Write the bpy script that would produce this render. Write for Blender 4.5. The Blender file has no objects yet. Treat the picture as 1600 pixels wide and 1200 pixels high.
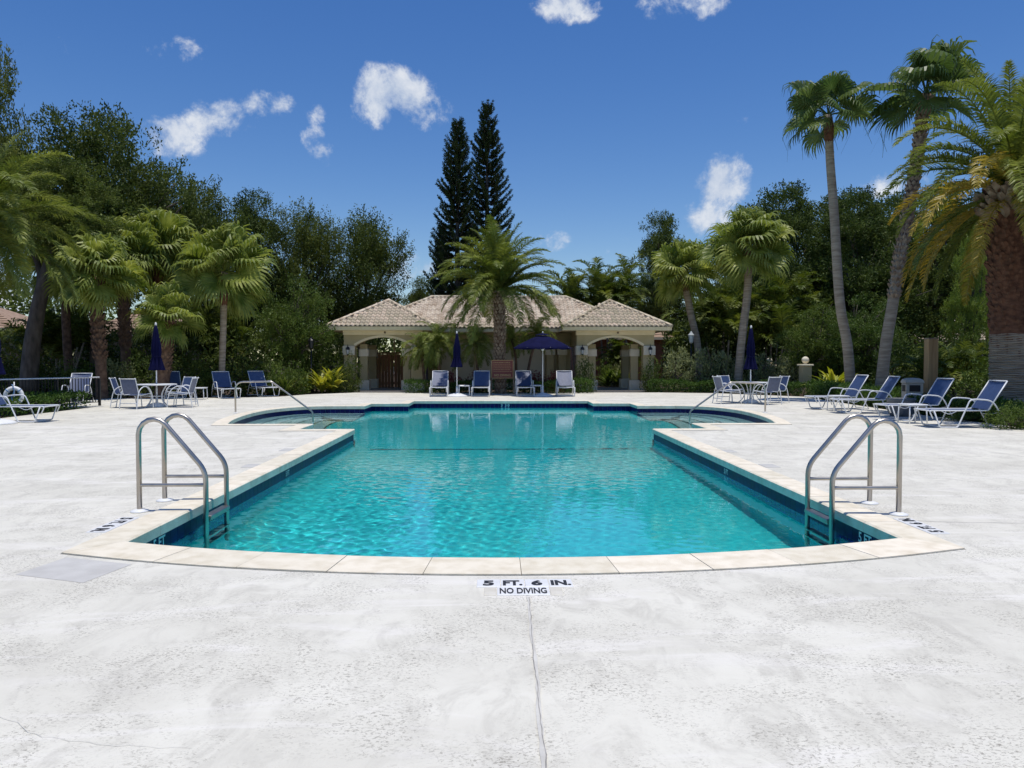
import bpy, bmesh, math, random
import numpy as np
from mathutils import Vector, Matrix, Euler
R = math.radians
scene = bpy.context.scene
col = scene.collection
random.seed(7)

# ------------------------------------------------------------------ camera
CAM = Vector((0.0, 0.0, 1.45))
FPX = 1202.0
cam_d = bpy.data.cameras.new('camera')
cam_d.sensor_width = 36.0
cam_d.lens = FPX / 1600 * 36.0
cam_d.clip_end = 2000.0
cam_o = bpy.data.objects.new('camera', cam_d)
col.objects.link(cam_o)
cam_o.location = CAM
cam_o.rotation_euler = Euler((R(90 - 1.80), 0, R(-1.19)), 'XYZ')
scene.camera = cam_o
CAMROT = cam_o.rotation_euler.to_matrix()

def ray(px, py):
    return CAMROT @ Vector(((px - 800) / FPX, (600 - py) / FPX, -1.0))
def gp(px, py, z=0.0):
    d = ray(px, py); t = (z - CAM.z) / d.z
    return CAM + d * t
def at(px, py, Y):
    d = ray(px, py)
    return CAM + d * (Y / d.y)

# ------------------------------------------------------------------ sun, sky, exposure
SUN_TILT_X = R(3.5)      # towards +X
SUN_TILT_Y = R(-4.0)
sun_dir = Vector((math.tan(SUN_TILT_X), math.tan(SUN_TILT_Y), 1.0)).normalized()
sun_d = bpy.data.lights.new('sun', 'SUN')
sun_d.energy = 3.6
sun_d.angle = R(0.53)
sun_d.color = (1.0, 0.96, 0.90)
sun_d.cycles.is_caustics_light = True
sun_o = bpy.data.objects.new('sun', sun_d)
col.objects.link(sun_o)
sun_o.rotation_euler = sun_dir.to_track_quat('Z', 'Y').to_euler()

world = bpy.data.worlds.new('World'); scene.world = world
world.use_nodes = True
wn, wl_ = world.node_tree.nodes, world.node_tree.links
def wnode(t, **kw):
    n = wn.new(t)
    for k, v in kw.items(): setattr(n, k, v)
    return n
sky = wnode('ShaderNodeTexSky', sky_type='NISHITA', sun_disc=False)
sky.sun_elevation = math.asin(sun_dir.z)
sky.sun_rotation = math.atan2(sun_dir.x, sun_dir.y)
sky.air_density = 1.0; sky.dust_density = 0.3; sky.ozone_density = 2.5
hs = wnode('ShaderNodeHueSaturation'); hs.inputs['Saturation'].default_value = 1.32; hs.inputs['Hue'].default_value = 0.511; hs.inputs['Value'].default_value = 1.15
wl_.new(sky.outputs[0], hs.inputs['Color'])
tc = wnode('ShaderNodeTexCoord')
def wmath(op, a, b=None, c=None, clamp=False):
    n = wnode('ShaderNodeMath', operation=op); n.use_clamp = clamp
    for i, v in enumerate((a, b, c)):
        if v is None: continue
        if isinstance(v, (int, float)): n.inputs[i].default_value = v
        else: wl_.new(v, n.inputs[i])
    return n.outputs[0]
def wdot(vec):
    n = wnode('ShaderNodeVectorMath', operation='DOT_PRODUCT')
    wl_.new(tc.outputs['Generated'], n.inputs[0]); n.inputs[1].default_value = vec
    return n.outputs['Value']
# fair-weather cumulus: (px, py, half width, half height, tilt deg, strength)
CLOUDS = [(272, 208, 52, 40, 0, 1.0), (338, 184, 70, 34, 12, 1.0), (420, 160, 70, 28, 14, 0.85),
          (612, 150, 80, 52, 0, 1.5), (655, 165, 60, 34, 0, 0.9), (500, 232, 22, 40, 25, 0.55), (1122, 282, 56, 58, 0, 1.45), (1112, 338, 50, 40, 0, 1.05),
          (885, 10, 62, 28, 0, 0.95), (1065, 8, 74, 24, 0, 0.85), (275, 76, 40, 20, 0, 0.35), (96, 73, 20, 17, 0, 0.55), (30, 82, 34, 26, 0, 0.7),
          (645, 412, 64, 44, 0, 0.85), (905, 382, 60, 12, 0, 0.10), (1390, 285, 50, 22, 0, 0.4), (492, 174, 18, 16, 0, 0.4),
          (1160, 190, 30, 10, 0, 0.25), (20, 470, 120, 60, 0, 0.8)]
best = None
for (px, py, a, b, tl, st) in CLOUDS:
    d = ray(px, py); k = d.length; d.normalize()
    rt = d.cross(Vector((0, 0, 1))).normalized(); up = rt.cross(d)
    c_, s_ = math.cos(R(tl)), math.sin(R(tl))
    u = (rt * c_ + up * s_) * (FPX * k / a); v = (up * c_ - rt * s_) * (FPX * k / b)
    du = wmath('SUBTRACT', wdot(u), u.dot(d)); dv = wmath('SUBTRACT', wdot(v), v.dot(d))
    r2 = wmath('MULTIPLY_ADD', dv, dv, wmath('MULTIPLY', du, du))
    blob = wmath('MULTIPLY', wmath('SUBTRACT', 1.0, r2), st)
    blob = wmath('MAXIMUM', blob, -1.5)
    best = blob if best is None else wmath('SMOOTH_MAX', best, blob, 0.25)
def wnoise(scale, detail, rough, dist=0.0):
    n = wnode('ShaderNodeTexNoise'); n.inputs['Scale'].default_value = scale
    n.inputs['Detail'].default_value = detail; n.inputs['Roughness'].default_value = rough; n.inputs['Distortion'].default_value = dist
    wl_.new(tc.outputs['Generated'], n.inputs['Vector'])
    return n.outputs['Fac']
n1 = wnoise(19.0, 10.0, 0.64, 0.15); n2 = wnoise(5.0, 4.0, 0.5)
gen = wmath('MULTIPLY', wmath('SUBTRACT', n2, 0.68), 3.0)           # thin scattered cloud all over the sky
base = wmath('MAXIMUM', best, wmath('SUBTRACT', gen, 0.55))
dens = wmath('ADD', wmath('MULTIPLY', base, 0.85), wmath('MULTIPLY', wmath('SUBTRACT', n1, 0.55), 4.2))
mr = wnode('ShaderNodeMapRange', interpolation_type='SMOOTHSTEP'); wl_.new(dens, mr.inputs[0])
mr.inputs[1].default_value = 0.0; mr.inputs[2].default_value = 0.95
cfac = wmath('MULTIPLY', mr.outputs[0], 0.92)
cr = wnode('ShaderNodeMapRange'); wl_.new(n1, cr.inputs[0]); cr.inputs[1].default_value = 0.45; cr.inputs[2].default_value = 0.75
ccol = wnode('ShaderNodeMix', data_type='RGBA'); wl_.new(cr.outputs[0], ccol.inputs[0])
ccol.inputs[6].default_value = (5.2, 6.0, 7.4, 1); ccol.inputs[7].default_value = (9.2, 9.3, 9.4, 1)
smix = wnode('ShaderNodeMix', data_type='RGBA')
wl_.new(cfac, smix.inputs[0]); wl_.new(hs.outputs[0], smix.inputs[6]); wl_.new(ccol.outputs[2], smix.inputs[7])
wl_.new(smix.outputs[2], wn['Background'].inputs[0])
wn['Background'].inputs[1].default_value = 0.10

scene.view_settings.view_transform = 'Standard'
scene.view_settings.look = 'None'
scene.view_settings.exposure = 0.0
scene.view_settings.gamma = 1.0
scene.view_settings.use_curve_mapping = False
cy = scene.cycles
cy.use_denoising = True
cy.use_adaptive_sampling = True; cy.adaptive_threshold = 0.01
cy.max_bounces = 7; cy.diffuse_bounces = 3; cy.glossy_bounces = 2; cy.transmission_bounces = 4; cy.transparent_max_bounces = 8
cy.caustics_refractive = True; cy.caustics_reflective = False
cy.sample_clamp_indirect = 6.0

# ------------------------------------------------------------------ helpers
def link(o, parent=None):
    col.objects.link(o)
    if parent is not None: o.parent = parent
    return o
def tag(o, label=None, cat=None, group=None, kind=None):
    if label: o['label'] = label
    if cat: o['category'] = cat
    if group: o['group'] = group
    if kind: o['kind'] = kind
    return o
def thing(name, label, cat, loc=(0, 0, 0), rz=0.0, group=None, scale=None):
    o = bpy.data.objects.new(name, None); o.empty_display_size = 0.2
    link(o); o.location = loc; o.rotation_euler = (0, 0, rz)
    if scale: o.scale = scale if isinstance(scale, (tuple, list)) else (scale,) * 3
    return tag(o, label, cat, group)
def inst(name, me, parent=None, loc=(0, 0, 0), rot=(0, 0, 0), scale=None):
    o = bpy.data.objects.new(name, me); link(o, parent)
    o.location = loc; o.rotation_euler = rot
    if scale is not None: o.scale = scale if isinstance(scale, (tuple, list)) else (scale,) * 3
    return o
def copy_tree(o, parent=None):
    c = o.copy(); col.objects.link(c); c.parent = parent
    for ch in list(o.children): copy_tree(ch, c)
    return c
def place(o, loc, rz, label=None, group=None, scale=None):
    o.location = loc; o.rotation_euler = (0, 0, rz)
    if scale: o.scale = (scale,) * 3
    if label: o['label'] = label
    if group: o['group'] = group
    return o
def np_mesh(name, V, F, mats, smooth=False, midx=None):
    V = np.asarray(V, dtype=np.float32); F = np.asarray(F, dtype=np.int32)
    me = bpy.data.meshes.new(name); k = F.shape[1]
    me.vertices.add(len(V)); me.vertices.foreach_set('co', V.ravel())
    me.loops.add(F.size); me.loops.foreach_set('vertex_index', F.ravel())
    me.polygons.add(len(F))
    me.polygons.foreach_set('loop_start', np.arange(0, F.size, k, dtype=np.int32))
    me.polygons.foreach_set('use_smooth', np.full(len(F), bool(smooth)))
    for m in (mats if isinstance(mats, (list, tuple)) else [mats]): me.materials.append(m)
    if midx is not None: me.polygons.foreach_set('material_index', np.asarray(midx, dtype=np.int32))
    me.update(calc_edges=True)
    return me

class MB:
    def __init__(s): s.v = []; s.f = []; s.sm = []
    def add(s, vs, fs, smooth=False):
        b = len(s.v); s.v += [tuple(p) for p in vs]
        s.f += [tuple(b + i for i in f) for f in fs]; s.sm += [smooth] * len(fs)
        return s
    def box(s, c, d, rz=0.0, M=None):
        hx, hy, hz = d[0] / 2, d[1] / 2, d[2] / 2
        vs = [Vector((x * hx, y * hy, z * hz)) for z in (-1, 1) for y in (-1, 1) for x in (-1, 1)]
        if rz: vs = [Matrix.Rotation(rz, 3, 'Z') @ p for p in vs]
        if M is not None: vs = [M @ p for p in vs]
        vs = [p + Vector(c) for p in vs]
        return s.add(vs, [(0, 2, 3, 1), (4, 5, 7, 6), (0, 1, 5, 4), (2, 6, 7, 3), (0, 4, 6, 2), (1, 3, 7, 5)])
    def bbox(s, c, d, b=0.01, rz=0.0):
        # box with bevelled vertical and top edges
        hx, hy, hz = d[0] / 2, d[1] / 2, d[2] / 2
        def ring(ix, z): return [(-hx + ix, -hy + ix, z), (hx - ix, -hy + ix, z), (hx - ix, hy - ix, z), (-hx + ix, hy - ix, z)]
        def oct_(i, z):
            x, y = hx - i, hy - i
            return [(-x + b, -y, z), (x - b, -y, z), (x, -y + b, z), (x, y - b, z), (x - b, y, z), (-x + b, y, z), (-x, y - b, z), (-x, -y + b, z)]
        vs = oct_(0, -hz) + oct_(0, hz - b) + oct_(b, hz)
        fs = [tuple(range(7, -1, -1)), tuple(range(16, 24))]
        for r in (0, 8):
            fs += [(r + i, r + (i + 1) % 8, r + 8 + (i + 1) % 8, r + 8 + i) for i in range(8)]
        m = Matrix.Rotation(rz, 3, 'Z')
        return s.add([m @ Vector(p) + Vector(c) for p in vs], fs)
    def tube(s, pts, r, n=8, caps=True, closed=False):
        pts = [Vector(p) for p in pts]; m = len(pts)
        rs = r if isinstance(r, (list, tuple)) else [r] * m
        tang = []
        for i in range(m):
            if closed: t = pts[(i + 1) % m] - pts[i - 1]
            else: t = pts[min(i + 1, m - 1)] - pts[max(i - 1, 0)]
            tang.append(t.normalized())
        a = Vector((0, 0, 1)) if abs(tang[0].z) < 0.9 else Vector((1, 0, 0))
        u = tang[0].cross(a).normalized(); vs = []
        for i in range(m):
            u = (u - tang[i] * u.dot(tang[i])).normalized(); w = tang[i].cross(u)
            for k in range(n):
                an = 2 * math.pi * k / n
                vs.append(pts[i] + (u * math.cos(an) + w * math.sin(an)) * rs[i])
        fs = []
        for i in range(m if closed else m - 1):
            j = (i + 1) % m
            fs += [(i * n + k, i * n + (k + 1) % n, j * n + (k + 1) % n, j * n + k) for k in range(n)]
        s.add(vs, fs, True)
        if caps and not closed:
            b = len(s.v) - len(vs)
            s.f.append(tuple(b + k for k in range(n - 1, -1, -1))); s.sm.append(False)
            s.f.append(tuple(b + (m - 1) * n + k for k in range(n))); s.sm.append(False)
        return s
    def lathe(s, prof, n=16, c=(0, 0, 0), smooth=True, wob=None):
        c = Vector(c); vs = []
        for (r, z) in prof:
            for k in range(n):
                a = 2 * math.pi * k / n
                rr = r * (wob(a, z) if wob else 1.0)
                vs.append(c + Vector((rr * math.cos(a), rr * math.sin(a), z)))
        fs = [(i * n + k, i * n + (k + 1) % n, (i + 1) * n + (k + 1) % n, (i + 1) * n + k) for i in range(len(prof) - 1) for k in range(n)]
        s.add(vs, fs, smooth); b = len(s.v) - len(vs)
        if prof[0][0] > 1e-4: s.f.append(tuple(b + k for k in range(n - 1, -1, -1))); s.sm.append(False)
        if prof[-1][0] > 1e-4: s.f.append(tuple(b + (len(prof) - 1) * n + k for k in range(n))); s.sm.append(False)
        return s
    def prism(s, poly, z0, z1, M=None):
        n = len(poly)
        vs = [Vector((x, y, z0)) for x, y in poly] + [Vector((x, y, z1)) for x, y in poly]
        if M is not None: vs = [M @ p for p in vs]
        fs = [tuple(range(n - 1, -1, -1)), tuple(range(n, 2 * n))] + [(i, (i + 1) % n, n + (i + 1) % n, n + i) for i in range(n)]
        return s.add(vs, fs)
    def mesh(s, name, mat):
        me = bpy.data.meshes.new(name); me.from_pydata(s.v, [], s.f)
        for m in (mat if isinstance(mat, (list, tuple)) else [mat]): me.materials.append(m)
        me.polygons.foreach_set('use_smooth', s.sm); me.update()
        return me
    def build(s, name, mat, parent=None, loc=(0, 0, 0), rot=(0, 0, 0)):
        return inst(name, s.mesh(name, mat), parent, loc, rot)

def curve_pts(ctrl, n=6):
    # Catmull-Rom through control points
    P = [Vector(p) for p in ctrl]; out = []
    for i in range(len(P) - 1):
        p0 = P[max(i - 1, 0)]; p1 = P[i]; p2 = P[i + 1]; p3 = P[min(i + 2, len(P) - 1)]
        for k in range(n):
            t = k / n
            out.append(0.5 * ((2 * p1) + (p2 - p0) * t + (2 * p0 - 5 * p1 + 4 * p2 - p3) * t * t + (3 * p1 - p0 - 3 * p2 + p3) * t ** 3))
    out.append(P[-1])
    return out
def bend_pts(ctrl, rad=0.06, n=5):
    # polyline with rounded corners, like bent pipe
    P = [Vector(p) for p in ctrl]; out = [P[0]]
    for i in range(1, len(P) - 1):
        a = (P[i - 1] - P[i]); b = (P[i + 1] - P[i])
        r = min(rad if not isinstance(rad, (list, tuple)) else rad[i - 1], a.length * .48, b.length * .48)
        s = P[i] + a.normalized() * r; e = P[i] + b.normalized() * r
        for k in range(n + 1):
            t = k / n
            out.append(s * (1 - t) ** 2 + P[i] * 2 * t * (1 - t) + e * t * t)
    out.append(P[-1])
    return out

# ------------------------------------------------------------------ materials
def mat(name, c1, c2=None, scale=6.0, rough=0.6, metal=0.0, bump=0.0, bscale=None, spec=0.5, stretch=(1, 1, 1), detail=4.0, rnd=0.0, lo=0.35, hi=0.65, trans=0.0, sheen=0.0):
    m = bpy.data.materials.new(name); m.use_nodes = True
    nt = m.node_tree; N, L = nt.nodes, nt.links; b = N['Principled BSDF']
    b.inputs['Roughness'].default_value = rough; b.inputs['Metallic'].default_value = metal
    b.inputs['Specular IOR Level'].default_value = spec
    if sheen: b.inputs['Sheen Weight'].default_value = sheen; b.inputs['Sheen Roughness'].default_value = 0.4
    colr = None
    tcn = N.new('ShaderNodeTexCoord'); mp = N.new('ShaderNodeMapping'); mp.inputs['Scale'].default_value = stretch
    L.new(tcn.outputs['Object'], mp.inputs[0])
    if c2 is None: b.inputs['Base Color'].default_value = (*c1, 1)
    else:
        nz = N.new('ShaderNodeTexNoise'); nz.inputs['Scale'].default_value = scale; nz.inputs['Detail'].default_value = detail
        L.new(mp.outputs[0], nz.inputs['Vector'])
        rg = N.new('ShaderNodeMapRange'); L.new(nz.outputs['Fac'], rg.inputs[0]); rg.inputs[1].default_value = lo; rg.inputs[2].default_value = hi
        mx = N.new('ShaderNodeMix'); mx.data_type = 'RGBA'; L.new(rg.outputs[0], mx.inputs[0])
        mx.inputs[6].default_value = (*c1, 1); mx.inputs[7].default_value = (*c2, 1); colr = mx.outputs[2]
        if rnd:
            oi = N.new('ShaderNodeObjectInfo'); hv = N.new('ShaderNodeHueSaturation'); L.new(colr, hv.inputs['Color'])
            rr = N.new('ShaderNodeMapRange'); L.new(oi.outputs['Random'], rr.inputs[0]); rr.inputs[3].default_value = 1 - rnd; rr.inputs[4].default_value = 1 + rnd
            L.new(rr.outputs[0], hv.inputs['Value'])
            r2 = N.new('ShaderNodeMapRange'); L.new(oi.outputs['Random'], r2.inputs[0]); r2.inputs[3].default_value = 0.5 + rnd * .06; r2.inputs[4].default_value = 0.5 - rnd * .06
            L.new(r2.outputs[0], hv.inputs['Hue']); colr = hv.outputs[0]
        L.new(colr, b.inputs['Base Color'])
    if bump:
        nb = N.new('ShaderNodeTexNoise'); nb.inputs['Scale'].default_value = bscale or scale * 4; nb.inputs['Detail'].default_value = 5
        L.new(mp.outputs[0], nb.inputs['Vector'])
        bp = N.new('ShaderNodeBump'); bp.inputs['Strength'].default_value = bump; bp.inputs['Distance'].default_value = 0.02
        L.new(nb.outputs['Fac'], bp.inputs['Height']); L.new(bp.outputs[0], b.inputs['Normal'])
    if trans:
        tr = N.new('ShaderNodeBsdfTranslucent'); ms = N.new('ShaderNodeMixShader'); ms.inputs[0].default_value = trans
        if colr is not None:
            br = N.new('ShaderNodeHueSaturation'); br.inputs['Value'].default_value = 1.5; br.inputs['Saturation'].default_value = 1.1
            L.new(colr, br.inputs['Color']); L.new(br.outputs[0], tr.inputs[0])
        else: tr.inputs[0].default_value = (*c1, 1)
        L.new(b.outputs[0], ms.inputs[1]); L.new(tr.outputs[0], ms.inputs[2]); L.new(ms.outputs[0], N['Material Output'].inputs[0])
    return m

M = {}
M['oak'] = mat('oak_leaf', (0.046, 0.068, 0.011), (0.185, 0.215, 0.050), 0.9, 0.55, spec=0.16, trans=0.25, rnd=0.25)
M['oakdark'] = mat('dark_leaf', (0.036, 0.060, 0.011), (0.150, 0.190, 0.044), 1.2, 0.55, spec=0.16, trans=0.22, rnd=0.2)
M['shrub'] = mat('shrub_leaf', (0.052, 0.092, 0.014), (0.150, 0.200, 0.042), 3.0, 0.52, spec=0.2, trans=0.22, rnd=0.25)
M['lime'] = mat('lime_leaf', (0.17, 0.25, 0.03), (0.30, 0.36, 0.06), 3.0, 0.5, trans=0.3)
M['olive'] = mat('pale_leaf', (0.17, 0.20, 0.075), (0.34, 0.36, 0.17), 3.0, 0.5, spec=0.25, trans=0.25, rnd=0.2)
M['hedge'] = mat('hedge_leaf', (0.036, 0.078, 0.012), (0.095, 0.160, 0.032), 4.0, 0.5, spec=0.2, trans=0.25)
M['yellowleaf'] = mat('yellow_leaf', (0.26, 0.31, 0.03), (0.52, 0.48, 0.08), 5.0, 0.4, trans=0.3)
M['redleaf'] = mat('red_leaf', (0.10, 0.012, 0.015), (0.18, 0.03, 0.03), 5.0, 0.45, trans=0.25)
M['pine'] = mat('pine_needle', (0.018, 0.034, 0.012), (0.048, 0.072, 0.022), 1.5, 0.55, spec=0.15, trans=0.1)
M['frond'] = mat('feather_frond', (0.100, 0.135, 0.020), (0.240, 0.275, 0.060), 1.6, 0.48, spec=0.25, trans=0.30, rnd=0.2)
M['frondyellow'] = mat('yellow_frond', (0.30, 0.24, 0.035), (0.46, 0.34, 0.06), 1.2, 0.42, trans=0.28, rnd=0.15)
M['fan'] = mat('fan_frond', (0.130, 0.175, 0.026), (0.340, 0.375, 0.090), 2.6, 0.46, spec=0.28, trans=0.32, rnd=0.22)
M['fantall'] = mat('tall_fan_frond', (0.075, 0.120, 0.030), (0.150, 0.205, 0.060), 1.6, 0.42, spec=0.25, trans=0.32, rnd=0.22)
M['areca'] = mat('areca_frond', (0.066, 0.098, 0.014), (0.170, 0.200, 0.040), 1.2, 0.5, spec=0.2, trans=0.28, rnd=0.25)
M['straw'] = mat('dead_leaf', (0.25, 0.17, 0.08), (0.36, 0.26, 0.13), 3.0, 0.7, trans=0.2)
M['bark'] = mat('bark', (0.070, 0.055, 0.042), (0.16, 0.13, 0.10), 5.0, 0.9, bump=0.7, stretch=(1, 1, .35))
M['palmgrey'] = mat('grey_palm_trunk', (0.25, 0.195, 0.14), (0.41, 0.335, 0.25), 4.0, 0.9, bump=0.5, stretch=(.6, .6, 5))
M['palmbrown'] = mat('brown_palm_trunk', (0.085, 0.045, 0.028), (0.20, 0.12, 0.075), 6.0, 0.9, bump=0.7)
M['palmred'] = mat('red_brown_fibre', (0.085, 0.035, 0.018), (0.17, 0.075, 0.04), 6.0, 0.9, bump=0.8, stretch=(1, 1, 2))
M['boots'] = mat('leaf_base', (0.17, 0.115, 0.075), (0.36, 0.275, 0.195), 5.0, 0.9, bump=0.5)
M['wall'] = mat('tan_stucco', (0.46, 0.375, 0.205), (0.52, 0.43, 0.245), 2.0, 0.9, bump=0.25, bscale=60)
M['panel'] = mat('beige_stucco', (0.54, 0.49, 0.37), (0.60, 0.55, 0.42), 2.0, 0.9, bump=0.2, bscale=60)
M['trim'] = mat('cream_stucco', (0.78, 0.67, 0.43), (0.84, 0.73, 0.50), 3.0, 0.85, bump=0.15, bscale=60)
M['fascia'] = mat('cream_fascia', (0.80, 0.665, 0.38), (0.84, 0.71, 0.43), 3.0, 0.85)
M['block'] = mat('limestone_block', (0.72, 0.64, 0.48), (0.80, 0.72, 0.57), 5.0, 0.85, bump=0.2)
M['rooftile'] = mat('clay_roof_tile', (0.43, 0.330, 0.220), (0.76, 0.665, 0.505), 2.2, 0.85, bump=0.3, bscale=40, rnd=0.22, lo=.3, hi=.7)
M['roofbase'] = mat('roof_underlay', (0.16, 0.10, 0.08), (0.22, 0.15, 0.12), 4.0, 0.9)
M['roofbrown'] = mat('brown_roof', (0.27, 0.175, 0.115), (0.38, 0.265, 0.185), 3.0, 0.9, bump=0.4)
M['stuccodark'] = mat('house_stucco', (0.26, 0.22, 0.15), (0.30, 0.26, 0.18), 2.0, 0.9)
M['terracotta'] = mat('terracotta_wall', (0.26, 0.11, 0.06), (0.32, 0.15, 0.08), 2.0, 0.9)
M['wood'] = mat('cedar_board', (0.17, 0.075, 0.030), (0.30, 0.145, 0.06), 4.0, 0.65, stretch=(6, 6, .5), bump=0.2, rnd=0.25)
M['postwood'] = mat('timber_post', (0.27, 0.165, 0.075), (0.38, 0.25, 0.12), 3.0, 0.75, stretch=(5, 5, .4), bump=0.25)
M['black'] = mat('black_iron', (0.012, 0.012, 0.013), rough=0.45)
M['darkgap'] = mat('dark_opening', (0.015, 0.014, 0.013), rough=0.7)
M['glass'] = mat('lamp_glass', (0.45, 0.47, 0.46), rough=0.15)
M['window'] = mat('window_pane', (0.03, 0.04, 0.05), rough=0.06)
M['white'] = mat('white_powder_coat', (0.74, 0.75, 0.76), (0.80, 0.81, 0.81), 8.0, 0.35)
M['plastic'] = mat('white_plastic', (0.76, 0.76, 0.74), (0.82, 0.82, 0.81), 5.0, 0.5)
M['sling'] = mat('blue_sling', (0.035, 0.062, 0.150), (0.052, 0.085, 0.190), 14.0, 0.46, spec=1.0, trans=0.08, bump=0.1, bscale=260)
M['canopy'] = mat('navy_canvas', (0.004, 0.005, 0.034), (0.007, 0.008, 0.048), 5.0, 0.85, spec=0.1, trans=0.06, bump=0.12, bscale=90)
M['steel'] = mat('stainless_steel', (0.40, 0.37, 0.33), (0.50, 0.465, 0.42), 10.0, 0.36, metal=1.0, stretch=(1, 1, .3))
M['bin'] = mat('beige_bin', (0.42, 0.39, 0.33), (0.50, 0.47, 0.40), 4.0, 0.7)
M['greyplastic'] = mat('grey_planter', (0.13, 0.135, 0.14), (0.18, 0.185, 0.19), 5.0, 0.7)
M['signred'] = mat('sign_red', (0.17, 0.030, 0.025), (0.20, 0.040, 0.034), 5.0, 0.55)
M['gold'] = mat('sign_gold', (0.50, 0.34, 0.14), rough=0.5)
M['ink'] = mat('black_ink', (0.012, 0.012, 0.014), (0.05, 0.05, 0.05), 40.0, 0.6, lo=.45, hi=.8)
M['marker'] = mat('white_marker_tile', (0.72, 0.72, 0.70), (0.80, 0.80, 0.79), 9.0, 0.4)
M['creamtile'] = mat('cream_marker_tile', (0.62, 0.58, 0.48), (0.70, 0.66, 0.56), 9.0, 0.5)
M['coping'] = mat('cream_coping_stone', (0.68, 0.60, 0.45), (0.82, 0.745, 0.595), 7.0, 0.8, bump=0.25, bscale=70, rnd=0.07, lo=.3, hi=.6, detail=8)
M['mortar'] = mat('coping_mortar', (0.33, 0.30, 0.25), (0.45, 0.41, 0.35), 12.0, 0.9)
M['bluetile'] = mat('cobalt_tile', (0.004, 0.003, 0.050), (0.010, 0.007, 0.090), 9.0, 0.35, spec=0.15, rnd=0.3)
M['violettile'] = mat('violet_tile', (0.02, 0.013, 0.20), (0.05, 0.035, 0.36), 9.0, 0.15)
M['grout'] = mat('dark_grout', (0.03, 0.03, 0.05), rough=0.8)
M['plaster'] = mat('aqua_pool_plaster', (0.040, 0.71, 0.715), (0.070, 0.79, 0.79), 1.2, 0.8)
M['stepplaster'] = mat('pale_step_plaster', (0.66, 0.72, 0.68), (0.76, 0.80, 0.76), 2.0, 0.8)
M['floorline'] = mat('dark_floor_tile', (0.03, 0.08, 0.13), rough=0.5)
M['mulch'] = mat('mulch', (0.035, 0.022, 0.015), (0.11, 0.075, 0.05), 14.0, 0.95, bump=0.9, bscale=30)
M['patch'] = mat('grey_patch', (0.48, 0.465, 0.43), (0.56, 0.545, 0.505), 5.0, 0.85, bump=0.2, bscale=50)
M['caulk'] = mat('old_caulk', (0.52, 0.50, 0.45), (0.64, 0.62, 0.56), 9.0, 0.9, bump=0.3)
M['crack'] = mat('hairline_crack', (0.20, 0.19, 0.175), (0.40, 0.38, 0.36), 12.0, 0.95)
M['rope'] = mat('blue_rope', (0.10, 0.22, 0.42), rough=0.8)

# pool deck: painted, worn concrete
def deck_material():
    m = bpy.data.materials.new('painted_concrete_deck'); m.use_nodes = True
    N, L = m.node_tree.nodes, m.node_tree.links; b = N['Principled BSDF']; b.inputs['Roughness'].default_value = 0.75
    b.inputs['Specular IOR Level'].default_value = 0.25
    t = N.new('ShaderNodeTexCoord')
    def noise(scale, detail, rough=0.55, st=(1, 1, 1), dist=0.0, rot=0.0):
        mp = N.new('ShaderNodeMapping'); mp.inputs['Scale'].default_value = st; mp.inputs['Rotation'].default_value = (0, 0, R(rot)); L.new(t.outputs['Object'], mp.inputs[0])
        n = N.new('ShaderNodeTexNoise'); n.inputs['Scale'].default_value = scale; n.inputs['Detail'].default_value = detail
        n.inputs['Roughness'].default_value = rough; n.inputs['Distortion'].default_value = dist
        L.new(mp.outputs[0], n.inputs['Vector']); return n.outputs['Fac']
    def rng_(x, a, c, lo=0.0, hi=1.0):
        n = N.new('ShaderNodeMapRange'); n.interpolation_type = 'SMOOTHSTEP'; L.new(x, n.inputs[0]); n.inputs[1].default_value = a; n.inputs[2].default_value = c
        n.inputs[3].default_value = lo; n.inputs[4].default_value = hi; return n.outputs[0]
    def mul(a, c):
        n = N.new('ShaderNodeMath'); n.operation = 'MULTIPLY'; L.new(a, n.inputs[0])
        if isinstance(c, float): n.inputs[1].default_value = c
        else: L.new(c, n.inputs[1])
        return n.outputs[0]
    def mix(f, a, c):
        n = N.new('ShaderNodeMix'); n.data_type = 'RGBA'; L.new(f, n.inputs[0])
        for i, q in ((6, a), (7, c)):
            if isinstance(q, tuple): n.inputs[i].default_value = (*q, 1)
            else: L.new(q, n.inputs[i])
        return n.outputs[2]
    big = rng_(noise(0.55, 6, 0.6, (1, 1.3, 1), 0.4), 0.35, 0.68)
    c = mix(big, (0.738, 0.710, 0.612), (0.635, 0.608, 0.518))
    mid = rng_(noise(2.6, 9, 0.72, (1.5, .8, 1), 0.9, -35), 0.44, 0.72)
    c = mix(mul(mid, 0.95), c, (0.545, 0.520, 0.445))
    br = rng_(noise(1.3, 7, 0.68, (.35, 1.6, 1), 1.2, 38), 0.50, 0.70)
    c = mix(mul(br, 0.75), c, (0.79, 0.755, 0.685))
    # worn-through flecks of the knock-down texture
    fl = rng_(noise(70.0, 5, 0.68, (.75, 1.15, 1), 0.9), 0.520, 0.60)
    where = rng_(noise(1.7, 6, 0.7, (1, 1, 1), 0.5), 0.40, 0.64)
    c = mix(mul(mul(fl, where), 0.85), c, (0.27, 0.25, 0.205))
    fl2 = rng_(noise(24.0, 5, 0.7, (1, 1, 1), 0.8), 0.60, 0.70)
    c = mix(mul(mul(fl2, where), 0.55), c, (0.36, 0.335, 0.28))
    L.new(c, b.inputs['Base Color'])
    bp = N.new('ShaderNodeBump'); bp.inputs['Strength'].default_value = 0.35; bp.inputs['Distance'].default_value = 0.006
    L.new(noise(42.0, 6, 0.65, (1, 1, 1), 0.4), bp.inputs['Height']); L.new(bp.outputs[0], b.inputs['Normal'])
    return m
M['deck'] = deck_material()

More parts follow.
